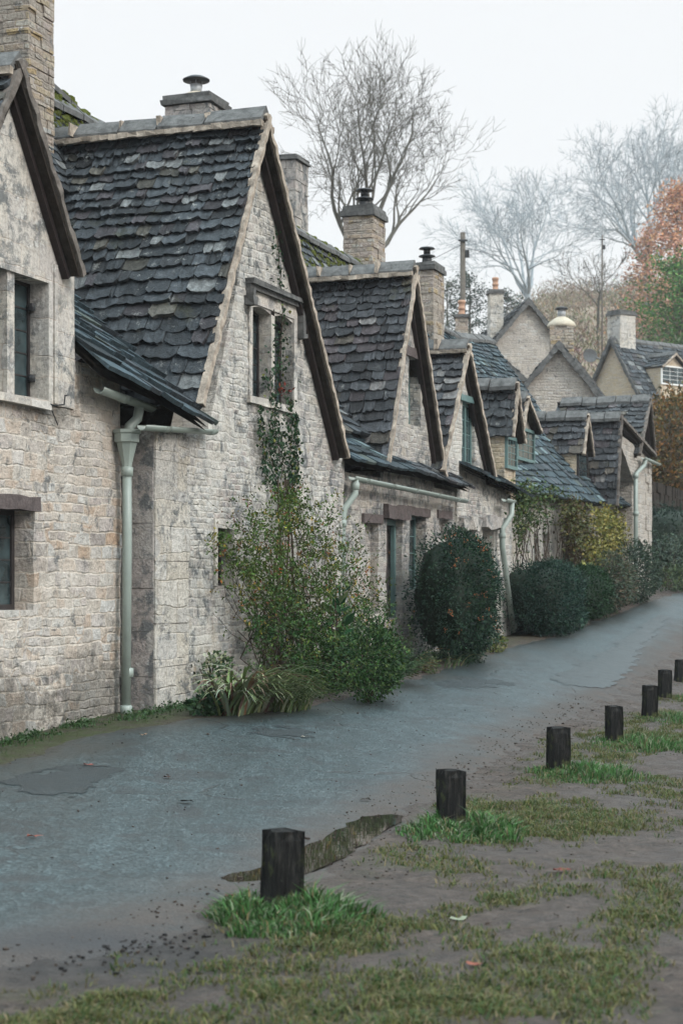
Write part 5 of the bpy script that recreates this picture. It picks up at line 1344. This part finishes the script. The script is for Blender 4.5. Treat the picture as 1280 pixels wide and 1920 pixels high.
# fern-like sprays beside the doorway
r_ = plant('fern', at_ground(742, 1285), 'feathery fern-like plant beside the pale doorway', 'fern'); mb = MB(); o = Vector(r_.location)
for k in range(46):
    dr = (D * U(-1, 1) * .75 + NV * U(-.2, .7)).normalized(); L_ = U(.5, .95); p = o + D * U(-.3, .3) + NV * U(-.1, .15); el = U(1.0, 1.45); c = vcol((.035, .065, .025), .4, (.13, .09, .03), .12); n_ = 16
    for i in range(n_):
        a_ = el - 1.6 * (i / n_) ** 1.4; p2 = p + (dr * math.cos(a_) + Vector((0, 0, math.sin(a_)))) * L_ / n_
        if i > 3:
            sd = dr.cross(Vector((0, 0, 1))).normalized()
            for s_ in (-1, 1): mb.leaf(p2, .10 * (1 - .7 * i / n_), c, sd * s_ + dr * .5 + Vector((0, 0, -.2)), .22)
        p = p2
finish(r_, 'foliage', mb, M['leaf'])
leaf_shrub('berry_bush', at_ground(852, 1238), 'big rounded dark bush dotted with orange berries', (.96, .58, 1.86), 13500, .055, [(.014, .038, .024), (.02, .05, .03), (.009, .022, .015), (.035, .07, .04)], .42, True, berries=48, ell=1.2, rough=.2)
org = at_ground(850, 1252); strap_clump(org, 26, .42, [(.10, .14, .07), (.2, .22, .14), (.05, .08, .04)], 'pale spiky plant in front of the berry bush', .35, .02)
leaf_shrub('low_leafy_plant', at_ground(925, 1222), 'small yellow-green plant at the foot of the wall past the berry bush', (.5, .18, .32), 420, .05, [(.09, .12, .03), (.05, .09, .03), (.15, .15, .05)], .5)
leaf_shrub('low_leafy_plant', at_ground(800, 1262), 'sparse weeds below the berry bush by the doorstep', (.4, .16, .25), 260, .05, [(.05, .08, .03), (.1, .1, .05)], .4)
leaf_shrub('clipped_hedge', at_ground(1012, 1185), 'dark clipped box hedge in front of the creeper-covered cottage', (1.3, .6, 1.24), 12000, .055, [(.016, .042, .03), (.024, .056, .038), (.01, .024, .018)], .45, True, ell=1.9, rough=.15)
leaf_shrub('clipped_hedge', at_ground(1090, 1160), 'sloping dark green hedge just behind the box hedge', (1.3, .5, 1.08), 8000, .055, [(.016, .045, .02), (.012, .03, .014), (.025, .06, .025)], .45, True, ell=1.3, rough=.2)
leaf_shrub('low_leafy_plant', at_ground(1072, 1180), 'blue-green leafy plant at the corner of the box hedge', (.6, .25, .5), 700, .08, [(.04, .085, .06), (.03, .06, .045)], .6)
leaf_shrub('grey_shrub', at_ground(1140, 1150), 'loose grey-green shrub between the hedges and the quoined end gable', (1.4, .5, 1.3), 3600, .09, [(.06, .085, .06), (.045, .065, .04), (.09, .10, .065), (.09, .065, .045)], .35)
leaf_shrub('grey_shrub', at_ground(1190, 1130), 'darker loose shrub at the foot of the quoined end gable', (1.6, .5, 1.45), 3400, .09, [(.035, .06, .035), (.05, .07, .05), (.025, .04, .03)], .35)
# creepers on the low cottages
def creeper(name, label, blobs, cols, size, base_px, stems=20, cat='climbing plant', thick=.014):
    org = at_ground(*base_px); r_ = plant(name, org, label, cat); sm, lm = MB(), MB()
    for (bx_, by_, rx, ry, cnt, n_) in blobs:
        for k in range(cnt):
            q = wp(bx_ + rnd.gauss(0, rx * .55), by_ + rnd.gauss(0, ry * .55), n_ + rnd.gauss(0, .12)); lm.leaf(q, size * U(.6, 1.3), vcol(rnd.choice(cols), .35), None, .6)
        for s_ in range(stems):
            e = wp(bx_ + rnd.gauss(0, rx * .6), by_ + rnd.gauss(0, ry * .6), n_ + U(-.05, .05)); st = wp(bx_ + U(-rx, rx) * .6, base_px[1], n_ - .05); st.z = org.z
            sm.tube(stem_path(st, e, .1, 9), [lerp(thick, .004, i / 9) for i in range(10)], 4, cap=False)
    finish(r_, 'stem', sm, M['stem']); finish(r_, 'foliage', lm, M['leaf'])
creeper('climbing_rose', 'bare-stemmed climbing rose with green top under the low slate eaves', [(985, 930, 28, 26, 900, -.12), (1005, 960, 35, 30, 500, -.12), (975, 980, 14, 50, 420, -.15), (1035, 925, 25, 15, 260, -.1), (1010, 1000, 30, 50, 90, -.2)], [(.05, .09, .03), (.035, .065, .025), (.10, .12, .04)], .07, (1000, 1185), 7)
creeper('vine', 'thick brown and olive vine hanging from the low eaves', [(1075, 960, 22, 22, 1100, .0), (1090, 1000, 24, 40, 1100, .1), (1065, 985, 12, 40, 500, -.1), (1080, 1060, 14, 60, 260, .0)], [(.07, .075, .025), (.10, .085, .03), (.05, .06, .02), (.06, .04, .022)], .075, (1085, 1160), 26)
creeper('vine', 'bright yellow-leaved vine on the wall beside the quoined end gable', [(1135, 975, 24, 22, 1000, .1), (1150, 1010, 22, 36, 1200, .1), (1125, 1045, 28, 44, 1300, .2), (1112, 1085, 22, 40, 600, .25)], [(.21, .18, .045), (.16, .15, .04), (.09, .10, .03), (.25, .22, .07)], .085, (1140, 1150), 12)
# shrubs and wall up the lane past the row
t9, _ = P(1222, 1100, 0)
def far_at(px, py, Y): p = PY(px, py, Y); return p
def gy(px, Y): x = (px - CX) / F * Y; return Vector((x, Y, gw(x, Y) - .05))
leaf_shrub('grey_shrub', gy(1245, 46), 'pale grey-green garden shrub at the lane bend past the row', (1.2, 1.0, 1.5), 2200, .1, [(.06, .085, .065), (.045, .075, .05), (.09, .11, .08)], .4)
leaf_shrub('low_leafy_plant', gy(1262, 44), 'low mixed garden plants where the lane bends away', (1.4, .9, .75), 1500, .1, [(.03, .055, .03), (.09, .12, .05), (.05, .07, .04)], .4)
leaf_shrub('green_shrub', gy(1240, 49), 'dark green shrub beyond the quoined end gable', (1.5, 1.2, 2.0), 2600, .1, [(.02, .04, .03), (.028, .05, .036)], .45, True)
leaf_shrub('clipped_hedge', gy(1262, 53), 'dark yew hedge below the old garden wall', (4.5, .8, CZ + (HY - 962) / F * 53 - gw((1262 - CX) / F * 53, 53)), 6000, .12, [(.012, .028, .022), (.018, .036, .028)], .45, True, ell=3.0, rough=.06)
p_ = gy(1262, 57); gwl = House(W2L(p_)[0], 'old dark stone garden wall above the yew hedge', name='garden_wall', group='garden boundaries', cat='wall', b0=W2L(p_)[1])
mb = MB()
for r_i in range(int((CZ + (HY - 912) / F * 57 - gw((1262 - CX) / F * 57, 57)) / .33)):
    x = -5
    while x < 7: w = U(.25, .6); mb.bx(gwl.o[0] + x, gwl.o[0] + x + w - .01, gwl.o[1] - .25 + U(-.03, .03), gwl.o[1] + .25, gwl.o[2] + r_i * .33, gwl.o[2] + r_i * .33 + .32, jit=.015); x += w
gwl.put('stone_courses', mb, M['soffit'])
leaf_shrub('beech_hedge', gy(1262, 62), 'tall copper and olive autumn hedge behind the garden wall', (5.0, 1.4, CZ + (HY - 752) / F * 62 - gw((1262 - CX) / F * 62, 62)), 13000, .16, [(.16, .08, .025), (.11, .085, .03), (.08, .07, .03), (.2, .10, .03), (.05, .05, .025)], .55, True, (.05, .032, .016), ell=1.6, rough=.2, cat='hedge')

# ------------------------------------------------------------------ bare trees
def bare_tree(name, label, base_, H_, trunk_h, r0, spread, seed, fine=1.0, mat='bark_far', lean=(0, 0), levels=6, kids=(3, 4), up=.25, group='bare winter trees behind the roofs', leaders=5, minr=.012):
    rr = random.Random(seed); tb, cb = MB(), MB()
    root = empty(name, base_, label, 'tree', group)
    def rv(s): return Vector((rr.gauss(0, s), rr.gauss(0, s), rr.gauss(0, s)))
    def branch(p, d, L_, r, lev):
        k = 5 if lev < 3 else 3; pts, rads = [p], [r]; n_ = 6 if lev < 2 else 5 if lev < 4 else 3; kids_at = []
        for i in range(n_):
            d = (d + rv(.13 if lev < 3 else .2) + Vector((0, 0, up * (.5 if lev < 4 else .15) / n_ * 2))).normalized(); p = p + d * L_ / n_
            pts.append(p); rads.append(max(minr * .5, r * (1 - .62 * (i + 1) / n_))); kids_at.append((p, d, rads[-1]))
        (tb if lev < 2 else cb).tube(pts, rads, k, cap=False)
        if lev >= levels: return
        m_ = rr.randint(*kids) + (1 if lev < 3 else 0)
        for c in range(m_):
            q, dd, rq = kids_at[min(n_ - 1, int((.3 + .7 * (c + rr.random()) / m_) * n_))]
            s_ = dd.cross(rv(1)).normalized(); an = rr.uniform(.35, .85)
            branch(q, (dd * math.cos(an) + s_ * math.sin(an)).normalized(), L_ * rr.uniform(.48, .75), max(minr, rq * rr.uniform(.5, .75)), lev + 1)
        branch(p, d, L_ * .62, max(minr, rads[-1]), lev + 1)
    tr = [Vector((0, 0, -1)) + Vector((0, 0, 0))]; p = Vector((0, 0, -1)); n_ = 6; rs = [r0 * 1.15]
    for i in range(n_): p = p + Vector((lean[0] / n_ + rr.gauss(0, .05), lean[1] / n_, (trunk_h + 1) / n_)); tr.append(p); rs.append(r0 * (1 - .25 * (i + 1) / n_))
    tb.tube(tr, rs, 8, cap=False)
    for c in range(leaders):
        an = 2 * math.pi * c / leaders + rr.uniform(-.4, .4); tilt = (0.12 if c == 0 else rr.uniform(.45, .95)) * spread
        d = Vector((math.cos(an) * math.sin(tilt), math.sin(an) * math.sin(tilt), math.cos(tilt)))
        q = tr[-1] - Vector((0, 0, trunk_h * rr.uniform(0, .22)))
        branch(q, d, (H_ - trunk_h) * rr.uniform(.42, .56), r0 * rr.uniform(.42, .6), 1)
    obj('trunk', tb, M[mat], root, True); obj('crown', cb, M[mat], root)
    return root
def tree_base(px, Y): x = (px - CX) / F * Y; return Vector((x, Y, hill_z(x, Y)))
def span(px, py, Y, b): return CZ + (HY - py) / F * Y - b.z
b_ = tree_base(684, 112); bare_tree('bare_tree', 'large spreading bare tree rising behind the double-cowled chimney', b_, span(690, 78, 112, b_), span(684, 420, 112, b_), .38, .78, 57, 1, 'bark_far', (0, 0), 5, (3, 3), .4, leaders=7, minr=.016).rotation_euler = (0, 0, R(100))
b_ = tree_base(990, 165); bare_tree('bare_tree', 'pale bare tree standing above the large grey stone gable', b_, span(975, 325, 165, b_), span(990, 545, 165, b_), .33, .95, 12, 1, 'bark_hazed', (0, 0), 5, (3, 3), .25, leaders=7, minr=.02)
b_ = tree_base(1212, 175); bare_tree('bare_tree', 'dense bluish bare tree above the orange larch', b_, span(1215, 215, 175, b_), span(1212, 470, 175, b_), .5, 1.15, 23, 1, 'bark_hazed', (0, 0), 5, (3, 4), .15, leaders=8, minr=.022)
b_ = tree_base(1120, 140); bare_tree('bare_tree', 'thin bare sapling between the domed chimney and the larch', b_, span(1120, 440, 140, b_), span(1120, 560, 140, b_), .12, .8, 31, 1, 'bark_far', (0, 0), 4, (3, 3), .2, leaders=4, minr=.018)
def needle_tree(name, label, base_, H_, rad, cols, cnt, size, cone=True, seed=0, low=.1, group=None):
    root = empty(name, base_, label, 'tree', group); tb, lb = MB(), MB()
    tb.tube([(0, 0, -1), (0, 0, H_ * .5), (0, 0, H_ * .97)], [H_ * .018, H_ * .011, .02], 7)
    nb = 90
    for k in range(nb):
        f = lerp(low, .98, (k + U(0, 1)) / nb); an = U(0, 6.283); rl = rad * ((1 - f) ** .75 + .05 if cone else math.sqrt(max(.04, 1 - ((f - .5) / .52) ** 2))) * U(.7, 1.15)
        d = Vector((math.cos(an), math.sin(an), U(.05, .45))); a = Vector((0, 0, f * H_)); e = a + d * rl
        tb.tube(stem_path(a, e, .06, 5), [.05, .04, .03, .02, .015, .01], 3, cap=False)
        for j in range(cnt // nb):
            g_ = U(.15, 1.05); q = a + d * rl * g_ + Vector((rnd.gauss(0, 1), rnd.gauss(0, 1), rnd.gauss(0, .8))) * rad * .11
            lb.leaf(q, size * U(.6, 1.3), vcol(rnd.choice(cols), .35), None, .5)
    obj('trunk', tb, M['bark_far'], root, True); obj('crown', lb, M['leaf'], root)
def ntb(px, Y): return tree_base(px, Y)
b_ = ntb(1268, 135); needle_tree('larch_tree', 'rusty orange larch on the hillside', b_, span(1268, 345, 135, b_), 4.6, [(.5, .28, .18), (.44, .24, .17), (.54, .32, .2)], 6500, .3)  # larch colours raised to carry distance haze
b_ = ntb(1215, 140); needle_tree('larch_tree', 'smaller rusty larch overlapping the taller one', b_, span(1215, 430, 140, b_), 3.4, [(.44, .25, .18), (.38, .22, .17), (.46, .28, .18)], 2600, .3)
b_ = ntb(1275, 115); needle_tree('evergreen_tree', 'bright green evergreen above the slate roof up the lane', b_, span(1275, 492, 115, b_), 3.4, [(.07, .16, .04), (.05, .12, .035), (.10, .2, .05)], 7000, .25, False)
b_ = ntb(880, 130); needle_tree('evergreen_tree', 'dark evergreen behind the telegraph pole', b_, span(880, 508, 130, b_), 1.9, [(.025, .045, .035), (.03, .05, .035)], 4200, .2, False)
b_ = ntb(838, 135); needle_tree('evergreen_tree', 'faded green tree left of the telegraph pole', b_, span(838, 520, 135, b_), 1.7, [(.05, .065, .045), (.06, .07, .045)], 3200, .2, False)
b_ = ntb(950, 145); needle_tree('evergreen_tree', 'low dark evergreen beside the terracotta-potted chimney', b_, span(950, 545, 145, b_), 2.0, [(.03, .05, .038)], 2600, .22, False)
# scrub woodland on the hill
mb = MB()
for k in range(420):
    y = U(88, 330); x = (U(760, 1420) - CX) / F * y; z = hill_z(x, y); rad = U(1.4, 3.0); hh = U(1.5, 3.6)
    c0 = rnd.choice([(.20, .155, .11), (.17, .14, .09), (.23, .17, .12), (.13, .14, .075), (.2, .13, .11)])  # scrub lightened, part of the distance haze is in its colours
    for j in range(110):
        q = Vector((x + rnd.gauss(0, rad * .5), y + rnd.gauss(0, rad * .5), z + U(0, hh))); mb.leaf(q, U(.25, .6), vcol(c0, .4), Vector((U(-.6, .6), U(-.6, .6), U(.2, 1))), .25)
tag(obj('woodland', mb, M['leaf']), 'brown winter scrub covering the hillside', None, None, 'stuff')
# telegraph pole and a second far one
def pole(px, top, Y, r, lab):
    x = (px - CX) / F * Y; p = Vector((x, Y, hill_z(x, Y))); h = CZ + (HY - top) / F * Y - p.z; root = empty('utility_pole', p, lab, 'pole', 'poles behind the row')
    mb = MB(); mb.tube([(0, 0, -.5), (0, 0, h * .5), (0, 0, h)], [r * 1.2, r * 1.05, r * .85], 10); obj('shaft', mb, M['bark'], root, True)
    mb = MB(); mb.box((r + .05, 0, h - .75), (.07, .08, .13), jit=.01);     obj('junction_box', mb, M['iron'], root); mb = MB(); mb.box((0, -r, h - .3), (.16, .03, .03)); obj('bracket', mb, M['iron'], root); return p, h
p1, h1 = pole(867, 436, 62, .11, 'timber telegraph pole standing behind the potted chimney')
p2, h2_ = pole(1128, 440, 105, .05, 'thin far pole on the hill above the domed chimney')
for i, (a, c, lab) in enumerate([(p1 + Vector((0, 0, h1 - .4)), Vector((-3.5, 40, 8.6)), 'thin overhead wire from the telegraph pole down to the roofs'), (p1 + Vector((0, 0, h1 - .5)), p2 + Vector((0, 0, h2_ - .5)), 'thin overhead wire between the two poles')]):
    mb = MB(); n_ = 16; o_ = a; pts = [a.lerp(c, k / n_) - Vector((0, 0, .8 * math.sin(math.pi * k / n_))) - o_ for k in range(n_ + 1)]; mb.tube(pts, .012, 4)
    o = obj('overhead_wire', mb, M['iron']); o.location = o_; tag(o, lab, 'wire', 'overhead wires')

# ------------------------------------------------------------------ haze
mb = MB(); mb.bx(-460, 460, -420, 470, -3.0, 75)
hz_ = bpy.data.materials.new('thin_mist'); hz_.use_nodes = True; nt = hz_.node_tree; nt.nodes.remove(nt.nodes['Principled BSDF'])
pv = nt.nodes.new('ShaderNodeVolumePrincipled'); pv.inputs['Density'].default_value = .0004; pv.inputs['Color'].default_value = (.93, .96, 1, 1); pv.inputs['Anisotropy'].default_value = .2
nt.links.new(pv.outputs[0], nt.nodes['Material Output'].inputs['Volume'])
HAZE = True
if HAZE: tag(obj('haze', mb, hz_), 'thin pale winter mist fading the far trees', None, None, 'stuff')

# ------------------------------------------------------------------ light: bright overcast
SUN_EL, SUN_AZ = R(36), R(125)
w = bpy.data.worlds.new('World'); S.world = w; w.use_nodes = True; nt = w.node_tree; bg = nt.nodes['Background']
sky = nt.nodes.new('ShaderNodeTexSky'); sky.sky_type = 'NISHITA'; sky.sun_disc = False; sky.sun_elevation = SUN_EL; sky.sun_rotation = SUN_AZ; sky.air_density = 1; sky.dust_density = 3
tc = nt.nodes.new('ShaderNodeTexCoord'); sp = nt.nodes.new('ShaderNodeSeparateXYZ'); nt.links.new(tc.outputs['Generated'], sp.inputs[0])
cr = nt.nodes.new('ShaderNodeValToRGB'); el = cr.color_ramp.elements
el[0].position = 0.0; el[0].color = (.276, .277, .275, 1); el[1].position = .32; el[1].color = (.286, .288, .288, 1)
e = el.new(.9); e.color = (.84, 1.02, 1.1, 1)
nt.links.new(sp.outputs['Z'], cr.inputs['Fac'])
vm = nt.nodes.new('ShaderNodeVectorMath'); vm.operation = 'SCALE'; vm.inputs['Scale'].default_value = 26.0; nt.links.new(cr.outputs['Color'], vm.inputs[0])
mx = nt.nodes.new('ShaderNodeMix'); mx.data_type = 'RGBA'; mx.inputs[0].default_value = .88
nt.links.new(sky.outputs[0], mx.inputs[6]); nt.links.new(vm.outputs[0], mx.inputs[7]); nt.links.new(mx.outputs[2], bg.inputs['Color']); bg.inputs['Strength'].default_value = .09
sd = bpy.data.lights.new('sun', 'SUN'); sd.energy = 1.5; sd.angle = R(20); sd.color = (1, .96, .9); so = bpy.data.objects.new('sun', sd); COL.objects.link(so)
dv = Vector((math.sin(SUN_AZ) * math.cos(SUN_EL), math.cos(SUN_AZ) * math.cos(SUN_EL), math.sin(SUN_EL)))
so.rotation_euler = (-dv).to_track_quat('-Z', 'Y').to_euler(); so.location = (20, -20, 40)

# ------------------------------------------------------------------ camera
cd = bpy.data.cameras.new('camera'); cam = bpy.data.objects.new('camera', cd); COL.objects.link(cam); S.camera = cam
cam.location = (0, 0, CZ); cam.rotation_euler = (R(90), 0, 0)
cd.sensor_fit = 'VERTICAL'; cd.sensor_height = 36; cd.sensor_width = 24; cd.lens = F / 1920 * 36; cd.shift_y = (HY - 960) / 1920
cd.clip_start = .1; cd.clip_end = 3000
cd.dof.use_dof = True; cd.dof.focus_distance = 17.5; cd.dof.aperture_fstop = 3.6
S.view_settings.view_transform = 'Standard'; S.view_settings.look = 'None'; S.view_settings.exposure = .58; S.view_settings.gamma = 1
S.render.engine = 'CYCLES'; cy = S.cycles
cy.use_denoising = True
cy.max_bounces = 6; cy.diffuse_bounces = 3; cy.glossy_bounces = 3; cy.transmission_bounces = 3; cy.volume_bounces = 1; cy.transparent_max_bounces = 6
cy.use_adaptive_sampling = True; cy.adaptive_threshold = .015
